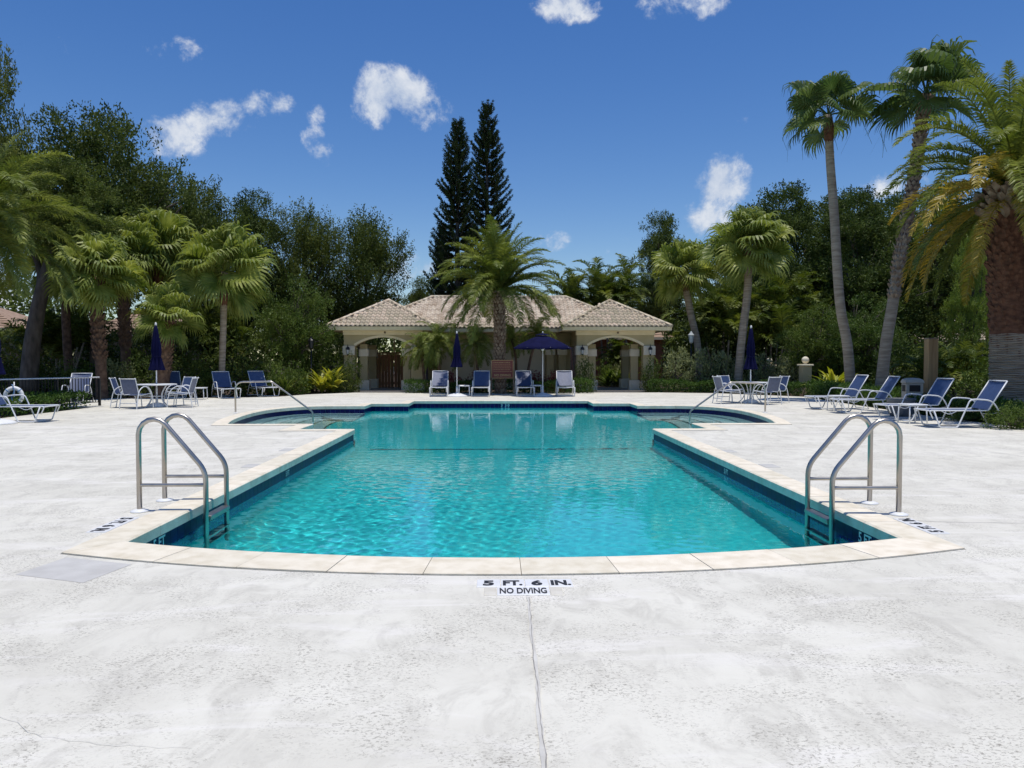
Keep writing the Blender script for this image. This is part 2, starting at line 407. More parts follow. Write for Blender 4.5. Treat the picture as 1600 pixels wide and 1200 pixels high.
def water_material():
    m = bpy.data.materials.new('pool_water'); m.use_nodes = True
    b = m.node_tree.nodes['Principled BSDF']
    b.inputs['Base Color'].default_value = (0.55, 0.955, 0.985, 1); b.inputs['Roughness'].default_value = 0.0
    b.inputs['IOR'].default_value = 1.33; b.inputs['Transmission Weight'].default_value = 1.0
    return m
M['water'] = water_material()

# ------------------------------------------------------------------ ground, deck, pool
XC = 0.17
WL = -0.21
def fill_sheet(name, outer, holes, z, m, skirt=0.0):
    bm = bmesh.new(); edges = []
    for loop in [outer] + holes:
        vs = [bm.verts.new((x, y, z)) for x, y in loop]
        edges += [bm.edges.new((vs[i], vs[(i + 1) % len(vs)])) for i in range(len(vs))]
    bmesh.ops.triangle_fill(bm, use_beauty=True, use_dissolve=False, edges=edges)
    for f in bm.faces:
        if f.normal.z < 0: f.normal_flip()
    if skirt:
        for loop in [outer] + holes:
            top = [bm.verts.new((x, y, z)) for x, y in loop]; bot = [bm.verts.new((x, y, z - skirt)) for x, y in loop]
            for i in range(len(loop)):
                j = (i + 1) % len(loop); bm.faces.new((top[i], bot[i], bot[j], top[j]))
    me = bpy.data.meshes.new(name); bm.to_mesh(me); bm.free(); me.materials.append(m)
    return inst(name, me)

def resample(pts, n):
    P = [Vector((p[0], p[1])) for p in pts]
    d = [0.0]
    for i in range(1, len(P)): d.append(d[-1] + (P[i] - P[i - 1]).length)
    out = []
    for k in range(n + 1):
        t = d[-1] * k / n; i = 0
        while i < len(P) - 2 and d[i + 1] < t: i += 1
        s = (t - d[i]) / max(d[i + 1] - d[i], 1e-9); out.append(P[i].lerp(P[i + 1], min(max(s, 0), 1)))
    return out, d[-1]

ARC_R = [(6.2, 17.35), (6.5, 18.6), (6.70, 20.0), (6.78, 21.3), (6.72, 22.3), (6.46, 23.2), (6.02, 23.8), (5.45, 24.05), (4.26, 24.07)]
def smooth2(pts, n=6): return [(p.x, p.y) for p in curve_pts([(a, b, 0) for a, b in pts], n)]
ARC_R = smooth2(ARC_R)
sag, hc = 0.56, 3.1
rad = (hc * hc + sag * sag) / (2 * sag)
near = []
for k in range(41):
    x = -hc + 2 * hc * k / 40
    near.append((x, 6.12 - (math.sqrt(rad * rad - x * x) - (rad - sag))))
mir = lambda L: [(-x, y) for x, y in reversed(L)]
rightside = [[(3.1, 6.12), (3.1, 16.0)], [(3.1, 16.0), (4.27, 16.0)], [(4.27, 16.0), (4.27, 17.35)], [(4.27, 17.35), (6.2, 17.35)], ARC_R,
             [(4.26, 24.07), (4.26, 25.4)], [(4.26, 25.4), (3.04, 25.4)], [(3.04, 25.4), (3.04, 27.0)]]
segs = [(near, 0.43)] + [(s, 0.32) for s in rightside] + [([(3.04, 27.0), (-3.04, 27.0)], 0.34)] + [(mir(s), 0.32) for s in reversed(rightside)]
IN, WID, BREAK, SEGID = [], [], [], []
for si, (s, w) in enumerate(segs):
    _, L_ = resample(s, 2); n = max(1, round(L_ / 0.61)); k = 4 if len(s) > 2 else 1
    P, _ = resample(s, n * k)
    for i, p in enumerate(P[:-1]):
        IN.append(Vector((p.x + XC, p.y))); WID.append(w); BREAK.append(i % k == 0); SEGID.append(si)
NP = len(IN)
def offset_loop(extra_w):
    out = []
    for i in range(NP):
        d1 = (IN[i] - IN[i - 1]).normalized(); d2 = (IN[(i + 1) % NP] - IN[i]).normalized()
        n1 = Vector((d1.y, -d1.x)); n2 = Vector((d2.y, -d2.x))
        w1, w2 = (extra_w(WID[i - 1]), extra_w(WID[i]))
        det = n1.x * n2.y - n1.y * n2.x
        if abs(det) < 0.15: o = (n1 + n2).normalized() * ((w1 + w2) / 2)
        else: o = Vector(((w1 * n2.y - w2 * n1.y) / det, (n1.x * w2 - n2.x * w1) / det))
        out.append(IN[i] + o)
    return out
OUT = offset_loop(lambda w: w)
OUTG = offset_loop(lambda w: w + 0.008)
BED = offset_loop(lambda w: w + 0.06)
WALL = offset_loop(lambda w: 0.028)
SETB = offset_loop(lambda w: 0.018)

DECK = [(-14.5, -8), (13, -8), (13, 9), (11.25, 11.5), (11.2, 20), (11.6, 25), (12.1, 30), (9.6, 33.2), (7.2, 34.0), (-6.2, 34.2), (-7.9, 32.4), (-8.6, 30.4),
        (-10.2, 29.6), (-14.6, 29.3), (-14.6, 24.0), (-12.3, 23.8), (-12.3, 18.0), (-14.5, 17.0)]
holexy = [(-7.3, 4.75), (7.6, 4.75), (7.6, 27.8), (-7.3, 27.8)]
ground = fill_sheet('ground', [(-350, -60), (350, -60), (350, 500), (-350, 500)], [holexy], -0.045, M['mulch']); tag(ground, 'dark brown mulched ground of the planting beds', kind='structure')
deck = fill_sheet('deck', DECK, [[(p.x, p.y) for p in OUTG]], 0.0, M['deck'], skirt=0.05); tag(deck, 'white painted concrete pool deck with worn flecks', kind='structure')

# joints, cracks and the grey patch in the deck
def ribbon(ctrl, w, z, name, m, wob=0.004, seed=1, step=0.08):
    rr = random.Random(seed); P = [Vector((p[0], p[1], 0)) for p in ctrl]; L_ = sum((P[i + 1] - P[i]).length for i in range(len(P) - 1))
    pts, _ = resample([(p.x, p.y) for p in P], max(2, int(L_ / step))); mb = MB(); o = 0.0; vs = []
    for i, p in enumerate(pts):
        d = (pts[min(i + 1, len(pts) - 1)] - pts[max(i - 1, 0)]).normalized(); n = Vector((d.y, -d.x))
        o = o * .8 + rr.uniform(-wob, wob); ww = w * rr.uniform(.65, 1.25)
        a = p + n * (o - ww / 2); b = p + n * (o + ww / 2); vs += [(a.x, a.y, z), (b.x, b.y, z)]
    mb.add(vs, [(2 * i, 2 * i + 1, 2 * i + 3, 2 * i + 2) for i in range(len(pts) - 1)])
    return mb.build(name, m, deck)
g2 = lambda x, y: (gp(x, y).x, gp(x, y).y)
ribbon([g2(826, 934), g2(836, 1030), g2(843, 1110), g2(853, 1200), g2(858, 1300)], 0.020, 0.004, 'expansion_joint', M['caulk'], .004, 2)
ribbon([g2(826, 934), g2(836, 1030), g2(843, 1110), g2(853, 1200), g2(858, 1300)], 0.004, 0.0055, 'joint_crack', M['crack'], .004, 4, .05)
ribbon([g2(1415, 813), g2(1480, 816), g2(1600, 818), g2(1760, 822)], 0.007, 0.004, 'hairline_crack', M['crack'], .005, 5)
ribbon([g2(-60, 1108), g2(20, 1128), g2(62, 1150), g2(150, 1162), g2(300, 1170)], 0.0018, 0.004, 'hairline_crack', M['caulk'], .010, 6, .04)
pp = [g2(24, 898), g2(130, 911), g2(206, 882), g2(104, 871)]
MB().add([(x, y, 0.0015) for x, y in pp], [(0, 1, 2, 3)]).build('patch', M['patch'], deck)

# basin (walls, floor, steps), tiles, coping
pool = MB()
vs = []
for p in WALL: vs += [(p.x, p.y, -0.06), (p.x, p.y, -2.3)]
pool.add(vs, [(2 * i, 2 * i + 1, 2 * ((i + 1) % NP) + 1, 2 * ((i + 1) % NP)) for i in range(NP)])
def floor_z(y): return float(np.interp(y, [4, 15.9, 18.5, 28], [-1.85, -1.80, -1.45, -1.10]))
ys = [4.7, 8, 12, 15.9, 16.5, 17.2, 18, 18.5, 21, 24, 27.9]
vs = []
for y in ys: vs += [(-7.4, y, floor_z(y)), (7.7, y, floor_z(y))]
pool.add(vs, [(2 * i, 2 * i + 1, 2 * i + 3, 2 * i + 2) for i in range(len(ys) - 1)])
cov = [offset_loop(lambda w, q=q: .028 - q) for q in (0, .05, .16, .34)]
vs = []
for i in range(NP):
    for lp, dz_ in zip(cov, (.40, .19, .06, 0.0)): vs.append((lp[i].x, lp[i].y, floor_z(lp[i].y) + dz_ + .004))
pool.add(vs, [(4 * i + k, 4 * i + k + 1, 4 * ((i + 1) % NP) + k + 1, 4 * ((i + 1) % NP) + k) for i in range(NP) for k in range(3)], True)
pool_o = pool.build('swimming_pool', M['plaster'])
tag(pool_o, 'aqua swimming pool basin sunk in the white deck', kind='structure')
pool_o.cycles.is_caustics_receiver = True
def recv(o): o.cycles.is_caustics_receiver = True; return o
mb = MB(); mb.add([(-3.4 + XC, 15.96, floor_z(15.96) + .012), (3.4 + XC, 15.96, floor_z(15.96) + .012), (3.4 + XC, 16.06, floor_z(16.06) + .012), (-3.4 + XC, 16.06, floor_z(16.06) + .012)], [(0, 1, 2, 3)])
recv(mb.build('floor_stripe', M['floorline'], pool_o))
for s in (-1, 1):
    recv(MB().box((XC + s * 3.128, 16.03, -1.05), (0.035, 0.06, 1.5)).build('corner_trim', M['floorline'], pool_o))
# wading steps inside both side bays
STEPW = 0.42
for s in (-1, 1):
    arc = [Vector((x * s + XC, y)) for x, y in ARC_R]
    nrm = []
    for i in range(len(arc)):
        d = (arc[min(i + 1, len(arc) - 1)] - arc[max(i - 1, 0)]).normalized()
        n = Vector((-d.y, d.x)) if s > 0 else Vector((d.y, -d.x)); nrm.append(n)
    nrm[0] = Vector((-s, 0.05)).normalized(); nrm[-1] = Vector((0, -1))
    outer = [arc[i] - nrm[i] * .03 for i in range(len(arc))]
    for k in range(5):
        inn = [arc[i] + nrm[i] * (STEPW * (k + 1)) for i in range(len(arc))]
        zt = WL - 0.10 - 0.21 * k
        mb = MB(); m_ = len(arc); vs = []
        for a, b in zip(outer, inn): vs += [(a.x, a.y, zt), (b.x, b.y, zt), (b.x, b.y, zt - .8)]
        fs = []
        for i in range(m_ - 1):
            q = 3 * i; fs += [(q, q + 1, q + 4, q + 3), (q + 1, q + 2, q + 5, q + 4)]
        mb.add(vs, fs); st = recv(mb.build('step', M['stepplaster'], pool_o))
        mb = MB(); vs = []
        for i in range(m_):
            a = inn[i] - nrm[i] * .028; b = inn[i] + nrm[i] * .004; vs += [(a.x, a.y, zt + .004), (b.x, b.y, zt + .004), (b.x, b.y, zt - .05)]
        fs = []
        for i in range(m_ - 1):
            q = 3 * i; fs += [(q, q + 1, q + 4, q + 3), (q + 1, q + 2, q + 5, q + 4)]
        mb.add(vs, fs); recv(mb.build('nosing', M['floorline'], st))
# coping stones
idx = [i for i in range(NP) if BREAK[i]]
for a, i0 in enumerate(idx):
    i1 = idx[(a + 1) % len(idx)]
    rng_i = [i0]
    while rng_i[-1] % NP != i1 % NP or len(rng_i) == 1: rng_i.append((rng_i[-1] + 1) % NP)
    I_ = [IN[i].copy() for i in rng_i]; O_ = [OUT[i].copy() for i in rng_i]; S_ = [SETB[i].copy() for i in rng_i]
    for Lr in (I_, O_, S_):
        d = (Lr[1] - Lr[0]); Lr[0] = Lr[0] + d.normalized() * min(.0025, d.length * .3)
        d = (Lr[-2] - Lr[-1]); Lr[-1] = Lr[-1] + d.normalized() * min(.0025, d.length * .3)
    dz = random.uniform(-.0015, .0015); vs = []
    for p, o, q in zip(I_, O_, S_):
        vs += [(o.x, o.y, -.082), (o.x, o.y, .011 + dz), (q.x, q.y, .015 + dz), (p.x, p.y, .002 + dz), (p.x, p.y, -.084), (q.x, q.y, -.088)]
    m_ = len(I_); fs = []
    for i in range(m_ - 1):
        fs += [(6 * i + k, 6 * i + (k + 1) % 6, 6 * i + 6 + (k + 1) % 6, 6 * i + 6 + k) for k in range(6)]
    fs += [tuple(range(5, -1, -1)), tuple(6 * (m_ - 1) + k for k in range(6))]
    recv(MB().add(vs, fs).build('coping_stone', M['coping'], pool_o))
vs = []
for p, o in zip(SETB, BED): vs += [(p.x, p.y, .002), (o.x, o.y, -.018), (p.x, p.y, -.08)]
recv(MB().add(vs, [(3 * i, 3 * i + 1, 3 * ((i + 1) % NP) + 1, 3 * ((i + 1) % NP)) for i in range(NP)] + [(3 * i, 3 * ((i + 1) % NP), 3 * ((i + 1) % NP) + 2, 3 * i + 2) for i in range(NP)]).build('mortar_bed', M['mortar'], pool_o))
# waterline tiles: the long side walls one by one, the rest joined
tile_me = MB().box((0, 0, 0), (0.147, 0.012, 0.147)).mesh('tile', M['bluetile'])
rest, low = MB(), MB()
nseg = len(segs)
for si, (s, w) in enumerate(segs):
    pts = [WALL[i] for i in range(NP) if SEGID[i] == si]
    nx = next(i for i in range(NP) if SEGID[i] == (si + 1) % nseg)
    pts.append(WALL[nx])
    _, L_ = resample([(p.x, p.y) for p in pts], 2); n = max(1, round(L_ / .15))
    Q, _ = resample([(p.x, p.y) for p in pts], n)
    for i in range(n):
        c = (Q[i] + Q[i + 1]) / 2; d = (Q[i + 1] - Q[i]); an = math.atan2(d.y, d.x)
        if si in (1, nseg - 1): recv(inst('tile', tile_me, pool_o, (c.x, c.y, -.16), (0, 0, an)))
        else: rest.box((c.x, c.y, -.16), (d.length * .985, .012, .147), an)
        for zr in (-.312, -.462, -.612): low.box((c.x, c.y, zr), (d.length * .975, .012, .147), an)
o = recv(rest.build('waterline_tiles', M['bluetile'], pool_o)); o['kind'] = 'stuff'
o = recv(low.build('trim_tiles', M['violettile'], pool_o)); o['kind'] = 'stuff'

# water surface with small wind ripples
sp = 0.029
gx = np.arange(-6.75, 7.1, sp); gy = np.arange(5.45, 27.15, sp)
X, Y = np.meshgrid(gx, gy); rng = np.random.default_rng(3); Z = np.zeros_like(X)
for i in range(70):
    lam = float(np.exp(rng.uniform(np.log(.09), np.log(.40)))); a = rng.uniform(0, 6.28); k = 2 * math.pi / lam
    amp = 0.00031 * lam ** 0.55
    Z += amp * np.sin(k * (math.cos(a) * X + math.sin(a) * Y) + rng.uniform(0, 6.28) + 0.8 * np.sin(X * rng.uniform(.3, 1.2) + Y * rng.uniform(.3, 1.2)))
gust = 0.75 + 0.45 * np.sin(X * .6 + 1.3 * np.sin(Y * .35)) * np.sin(Y * .45 + .7)
gust *= np.interp(Y, [5, 12, 20, 27], [1.15, 1.0, 0.62, 0.5])
Z = WL + Z * gust
poly = np.array([(p.x, p.y) for p in WALL])
def inside(px, py):
    r = np.zeros(px.shape, bool); j = len(poly) - 1
    for i in range(len(poly)):
        xi, yi = poly[i]; xj, yj = poly[j]
        if yi != yj:
            c = ((yi > py) != (yj > py)) & (px < (xj - xi) * (py - yi) / (yj - yi) + xi); r ^= c
        j = i
    return r
ins = inside(X, Y)
kv = ins.copy(); kv[1:] |= ins[:-1]; kv[:-1] |= ins[1:]; kv[:, 1:] |= ins[:, :-1]; kv[:, :-1] |= ins[:, 1:]
vid = np.arange(X.size).reshape(X.shape)
q = kv[:-1, :-1] | kv[:-1, 1:] | kv[1:, 1:] | kv[1:, :-1]
F = np.stack([vid[:-1, :-1][q], vid[:-1, 1:][q], vid[1:, 1:][q], vid[1:, :-1][q]], -1)
used = np.unique(F); remap = np.zeros(X.size, np.int64); remap[used] = np.arange(len(used))
V = np.stack([X.ravel(), Y.ravel(), Z.ravel()], -1)[used]
water = inst('water', np_mesh('water', V, remap[F], M['water'], smooth=True))
water.cycles.is_caustics_caster = True
tag(water, 'clear turquoise rippled pool water', kind='structure')

# ------------------------------------------------------------------ writing
def text_mesh(s, size, m, bold=0.0, align='CENTER', sx=1.0):
    cu = bpy.data.curves.new('lettering', 'FONT'); cu.body = s; cu.size = size; cu.align_x = align; cu.align_y = 'CENTER'
    cu.offset = bold; cu.extrude = 0.0006; cu.resolution_u = 3
    ob = bpy.data.objects.new('lettering', cu); col.objects.link(ob)
    bpy.context.view_layer.update()
    me = bpy.data.meshes.new_from_object(ob.evaluated_get(bpy.context.evaluated_depsgraph_get()))
    bpy.data.objects.remove(ob); bpy.data.curves.remove(cu)
    me.materials.clear(); me.materials.append(m)
    if sx != 1.0:
        for v in me.vertices: v.co.x *= sx
    return me
def text_fit(s, w, h, m, bold):
    me = text_mesh(s, .15, m, bold); xs = [v.co.x for v in me.vertices]; ys_ = [v.co.y for v in me.vertices]
    cx0, cy0 = (max(xs) + min(xs)) / 2, (max(ys_) + min(ys_)) / 2; kx, ky = w / (max(xs) - min(xs)), h / (max(ys_) - min(ys_))
    for v in me.vertices: v.co.x = (v.co.x - cx0) * kx; v.co.y = (v.co.y - cy0) * ky
    return me
T5, TFT, T6, TIN = [text_fit(s, w, .112, M['ink'], .007) for s, w in (('5', .072), ('FT.', .126), ('6', .072), ('IN.', .130))]
mt = MB().bbox((0, 0, 0), (.152, .165, .012), .003).mesh('tile', M['marker'])
mk_ = thing('depth_marker', 'white deck tiles lettered 5 FT. 6 IN. and NO DIVING at the near pool edge', 'depth marker', (gp(820, 914).x, gp(820, 912).y, 0.0))
for k, t in enumerate((T5, TFT, T6, TIN)):
    x = (-1.5 + k) * .156
    inst('tile', mt, mk_, (x, 0, .000)); inst('lettering', t, mk_, (x, -.004, .0072))
MB().bbox((-.015, -.170, 0), (.33, .165, .012), .003).build('tile', M['marker'], mk_)
inst('lettering', text_fit('NO DIVING', .295, .118, M['ink'], .004), mk_, (-.015, -.172, .0072))
ct = MB().bbox((0, 0, 0), (.078, .160, .012), .003).mesh('half_tile', M['creamtile'])
inst('half_tile', ct, mk_, (-.222, -.170, -.001)); inst('half_tile', ct, mk_, (.192, -.170, -.001))
for sd, px, py, lb in ((-1, 168, 820, 'white tile marker lettered 5 FT. 6 IN. beside the left pool ladder'), (1, 1445, 822, 'white tile marker lettered 5 FT. 6 IN. beside the right pool ladder')):
    p = gp(px, py); m2 = thing('depth_marker', lb, 'depth marker', (XC + sd * 3.53, p.y, 0), R(-90 if sd < 0 else 90))
    for k, t in enumerate((T5, TFT, T6, TIN)):
        x = (-1.5 + k) * .156; inst('tile', mt, m2, (x, 0, 0)); inst('lettering', t, m2, (x, -.004, .0072))
gt = MB().bbox((0, 0, 0), (.20, .32, .012), .004).mesh('grey_tile', M['patch'])
for px, py, w_ in ((393, 728, 'left pool edge, nearer to the ladder'), (449, 703, 'left pool edge, nearer to the corner'), (1202, 728, 'right pool edge, nearer to the ladder'), (1138, 705, 'right pool edge, nearer to the corner')):
    p = gp(px, py); o = inst('marker_tile', gt, None, (p.x, p.y, .001)); tag(o, 'small grey marker tile by the ' + w_, 'tile', 'small grey marker tiles')
wt = text_mesh('5 FT', .13, M['marker'], .003)
for sd in (-1, 1):
    t = 'faint white 5 FT lettering on the waterline tiles'
    o = recv(inst('tile_lettering', wt, pool_o, (XC + sd * 3.118, 6.75, -.155), (R(90), 0, R(90) if sd < 0 else R(-90))))
    o = recv(inst('tile_lettering', text_mesh('5 FT', .10, M['marker'], .002), pool_o, (XC + sd * 3.118, 10.9, -.155), (R(90), 0, R(90) if sd < 0 else R(-90))))
recv(inst('tile_lettering', text_mesh('3  3 0', .13, M['marker'], .003), pool_o, (XC + .15, 27.016, -.155), (R(90), 0, 0)))

# ------------------------------------------------------------------ ladders and grab rails
def ladder(side, label):
    # local +u points to the water
    t = thing('pool_ladder', label, 'ladder', (XC + side * 3.575 + (.02 if side > 0 else 0), 7.38 if side < 0 else 7.08, 0), 0, 'steel pool ladders')
    u = -side
    for yy in (0.0, 0.56):
        ctrl = [(0, yy, -.04), (0, yy, .74)]
        for k in range(1, 7):
            a = math.pi - k / 6 * R(138); ctrl.append((u * (.145 + .145 * math.cos(a)), yy, .74 + .145 * math.sin(a)))
        ctrl += [(u * .63, yy, .39), (u * .63, yy, -1.05)]
        P = [Vector(p) for p in ctrl[:-2]] + bend_pts([ctrl[-3], ctrl[-2], ctrl[-1]], .10, 5)[1:]
        recv(MB().tube(P, .0245, 12).build('rail', M['steel'], t))
        MB().tube([(0, yy, .255), (u * .63, yy, .255)], .017, 10, caps=False).build('crossbar', M['steel'], t)
        MB().lathe([(.085, 0), (.085, .008), (.05, .02), (.027, .026)], 20, (0, yy, .002)).build('escutcheon', M['plastic'], t)
    for z in (-.06, -.34, -.62):
        o = recv(MB().bbox((u * .63, .28, z), (.085, .52, .032), .006).build('tread', M['steel'], t))
        recv(MB().box((u * .63, .28, z - .026), (.06, .50, .02)).build('tread_web', M['steel'], o))
    return t
ladder(-1, 'stainless steel pool ladder on the left edge of the pool')
ladder(1, 'stainless steel pool ladder on the right edge of the pool')
def grab(side, label):
    t = thing('handrail', label, 'handrail', (XC + side * 7.24, 21.0, 0), 0, 'pool step handrails'); u = -side
    P = bend_pts([(0, 0, -.03), (0, 0, .85 if side < 0 else .80), (u * .98, 0, .86 if side < 0 else .83), (u * 2.08, 0, .04), (u * 2.10, 0, -.55)], [.22, .06, .06], 6)
    recv(MB().tube(P, .024, 10).build('rail', M['steel'], t))
    MB().lathe([(.07, 0), (.07, .008), (.03, .02)], 14, (0, 0, .002)).build('escutcheon', M['plastic'], t)
grab(-1, 'bent steel handrail over the left wading steps')
grab(1, 'bent steel handrail over the right wading steps')

# ------------------------------------------------------------------ clubhouse
YF = 36.0
club = thing('clubhouse', 'tan stucco pool clubhouse with two arched porches and clay tile hip roofs', 'building', (XC, YF, 0))
WX = 5.43
def arch_wall(cx, hw, sx):
    # front wall of one porch with a segmental arch, local coordinates of the clubhouse
    w, zt, zs, za = 1.82, 2.86, 2.10, 2.50
    rad_ = (hw * hw + (za - zs) ** 2) / (2 * (za - zs)); zc = za - rad_
    pts = []
    for k in range(25):
        x = -hw + 2 * hw * k / 24; pts.append((x, zc + math.sqrt(rad_ * rad_ - x * x)))
    mb = MB(); d0, d1 = 0.0, 0.42; vs = []
    for x, z in pts: vs += [(cx + x, d0, z), (cx + x, d0, zt), (cx + x, d1, z), (cx + x, d1, zt)]
    fs = []
    for i in range(24):
        q_ = 4 * i; fs += [(q_, q_ + 4, q_ + 5, q_ + 1), (q_ + 2, q_ + 3, q_ + 7, q_ + 6), (q_, q_ + 2, q_ + 6, q_ + 4)]
    mb.add(vs, fs)
    for s in (-1, 1): mb.box((cx + s * (hw + w) / 2, .21, zt / 2 ), (w - hw, .42, zt))
    mb.build('porch_wall', M['wall'], club)
    tr = MB(); vs = []
    for k in range(25):
        a = pts[k]; n = Vector((a[0], a[1] - zc)).normalized()
        o = (a[0] + n.x * .10, a[1] + n.y * .10)
        vs += [(cx + a[0], -.035, a[1] - .004), (cx + o[0], -.035, o[1]), (cx + o[0], .01, o[1]), (cx + a[0], .20, a[1] - .004)]
    fs = []
    for i in range(24):
        q_ = 4 * i; fs += [(q_, q_ + 4, q_ + 5, q_ + 1), (q_ + 1, q_ + 5, q_ + 6, q_ + 2), (q_, q_ + 3, q_ + 7, q_ + 4)]
    tr.add(vs, fs); tr.build('arch_trim', M['trim'], club)
    for s in (-1, 1):
        MB().bbox((cx + s * 1.585, .17, 1.89), (.56, .60, .43), .03).build('capital', M['block'], club)
        MB().bbox((cx + s * 1.585, .19, .22), (.62, .60, .44), .02).build('plinth', M['block'], club)
        # free-standing column just inside the opening, and one at the rear
        for dy in (.85, 3.6):
            xx = cx + s * (1.02 if dy < 2 else 1.05)
            MB().bbox((xx, dy, 1.1), (.36, .36, 2.2), .012).build('column', M['wall'], club)
            MB().bbox((xx, dy, 1.80), (.47, .47, .36), .04).build('capital', M['block'], club)
            MB().bbox((xx, dy, .24), (.52, .52, .48), .015).build('plinth', M['block'], club)
    # side walls and ceiling of the porch
    for s in (-1, 1): MB().box((cx + s * 1.66, 2.2, 2.48), (.30, 3.5, .74)).build('side_beam', M['wall'], club)
    MB().box((cx, 2.0, 2.83), (3.6, 3.9, .05)).build('ceiling', M['panel'], club)
    MB().box((cx, .20, 2.73), (3.70, .52, .24)).build('frieze', M['trim'], club)
    MB().box((cx, 1.9, -.015), (3.2, 5.2, .05)).build('porch_floor', M['mortar'], club)
arch_wall(-WX, 1.30, -1); arch_wall(WX, 1.30, 1)
for cx in (-WX, WX):
    MB().lathe([(.045, 0), (.05, .03), (.03, .06)], 10, (0, 0, 0)).build('floodlight', M['boots'], club, (cx + .1, -.075, 2.72), (R(90), 0, 0))
# main block between and behind the porches
mb = MB(); mb.box((0, 3.1, 1.42), (7.2, .3, 2.84)); mb.box((0, 4.55, 1.42), (7.19, 2.7, 2.8)); mb.build('main_wall', M['wall'], club)
for x0, x1 in ((-3.0, -1.3), (-1.2, .6), (.7, 2.3)):
    MB().bbox(((x0 + x1) / 2, 2.93, 1.15), (x1 - x0, .06, 2.3), .01).build('wall_panel', M['panel'], club)
for x in (2.55, 3.15, -3.1):
    MB().bbox((x, 2.75, 1.1), (.36, .36, 2.2), .012).build('pilaster', M['wall'], club)
    MB().bbox((x, 2.75, 1.88), (.50, .50, .36), .03).build('capital', M['block'], club)
# roofs: planes in world-local coordinates given by (corner list in order eave-left, eave-right, ridge-right, ridge-left)
EZ = 2.98
wing_ap = 4.34
RZ, RY = 4.76, 5.05
tile_planes = []
def roof_plane(c, name='roof_deck'):
    c = [Vector(p) for p in c]
    MB().add(c, [tuple(range(len(c)))]).build(name, M['roofbase'], club)
    tile_planes.append(c)
EY0 = -.52                        # wing front eave
wh = 2.53
for cx in (-WX, WX):
    ap0 = (cx, EY0 + wh, wing_ap); back = (cx, 5.2, wing_ap)
    roof_plane([(cx - wh, EY0, EZ), (cx + wh, EY0, EZ), ap0])
    roof_plane([(cx + wh, EY0, EZ), (cx + wh, 5.2, EZ), back, ap0])
    roof_plane([(cx - wh, 5.2, EZ), (cx - wh, EY0, EZ), ap0, back])
    # fascia and soffit
    MB().box((cx, EY0 + .02, EZ - .085), (2 * wh, .05, .17)).build('fascia', M['fascia'], club)
    for s in (-1, 1): MB().box((cx + s * (wh - .02), 2.3, EZ - .085), (.05, 5.6, .17)).build('fascia', M['fascia'], club)
    MB().box((cx, 2.2, EZ - .155), (2 * wh - .1, 5.3, .02)).build('soffit', M['trim'], club)
ey = 1.55; el = 7.1; rl = 3.55
roof_plane([(-el, ey, EZ), (el, ey, EZ), (rl, RY, RZ), (-rl, RY, RZ)])
roof_plane([(el, ey, EZ), (el, RY + 1.1, EZ), (rl, RY, RZ)])
roof_plane([(-el, RY + 1.1, EZ), (-el, ey, EZ), (-rl, RY, RZ)])
MB().add([(el, RY + 1.1, EZ), (-el, RY + 1.1, EZ), (-rl, RY, RZ), (rl, RY, RZ)], [(0, 1, 2, 3)]).build('roof_deck', M['roofbase'], club)
MB().box((0, ey + .02, EZ - .085), (2 * el - .2, .05, .17)).build('fascia', M['fascia'], club)
MB().box((0, ey + .8, EZ - .155), (6.6, 1.6, .02)).build('soffit', M['trim'], club)
# one clay S-tile: u across, v up the slope, n out
def s_tile():
    W, Lh, n = 0.213, 0.36, 8; vs = []
    for v, lift in ((-0.03, .036), (Lh - .03, .006)):
        for k in range(n + 1):
            t = k / n; h = .050 * math.sin(math.pi * min(t / .68, 1.0)) if t < .68 else -.012 * math.sin(math.pi * (t - .68) / .32)
            vs.append(((t - .5) * W, v, h + lift))
    for k in range(n + 1):
        t = k / n; h = .050 * math.sin(math.pi * min(t / .68, 1.0)) if t < .68 else -.012 * math.sin(math.pi * (t - .68) / .32)
        vs.append(((t - .5) * W, -.03, h + .012))
    fs = [(k, k + 1, n + 2 + k, n + 1 + k) for k in range(n)] + [(2 * n + 2 + k, 2 * n + 3 + k, k + 1, k) for k in range(n)]
    return MB().add(vs, fs, True)
tl = s_tile(); tile_mesh = tl.mesh('roof_tile', M['rooftile'])
tv = np.array(tl.v); tf = np.array(tl.f)
def in_poly(p, poly_):
    r = False; j = len(poly_) - 1
    for i in range(len(poly_)):
        if (poly_[i][1] > p[1]) != (poly_[j][1] > p[1]) and p[0] < (poly_[j][0] - poly_[i][0]) * (p[1] - poly_[i][1]) / (poly_[j][1] - poly_[i][1]) + poly_[i][0]: r = not r
        j = i
    return r
cand, restV, restF, nb_ = [], [], [], 0
def wing_clip(p, pi):
    # main-roof tiles hidden under the wing roofs, and wing tiles hidden under the main roof
    x, y, z = p
    if pi >= 6:
        for cx in (-WX, WX):
            if abs(x - cx) < wh and y < 5.2:
                zr = EZ + (wing_ap - EZ) * min(1 - abs(x - cx) / wh, (y - EY0) / wh, 1.0)
                if zr > z + .02: return True
    else:
        if ey < y < RY and abs(x) < el:
            zr = EZ + (RZ - EZ) * min((y - ey) / (RY - ey), (el - abs(x)) / (el - rl))
            if zr > z + .02: return True
    return False
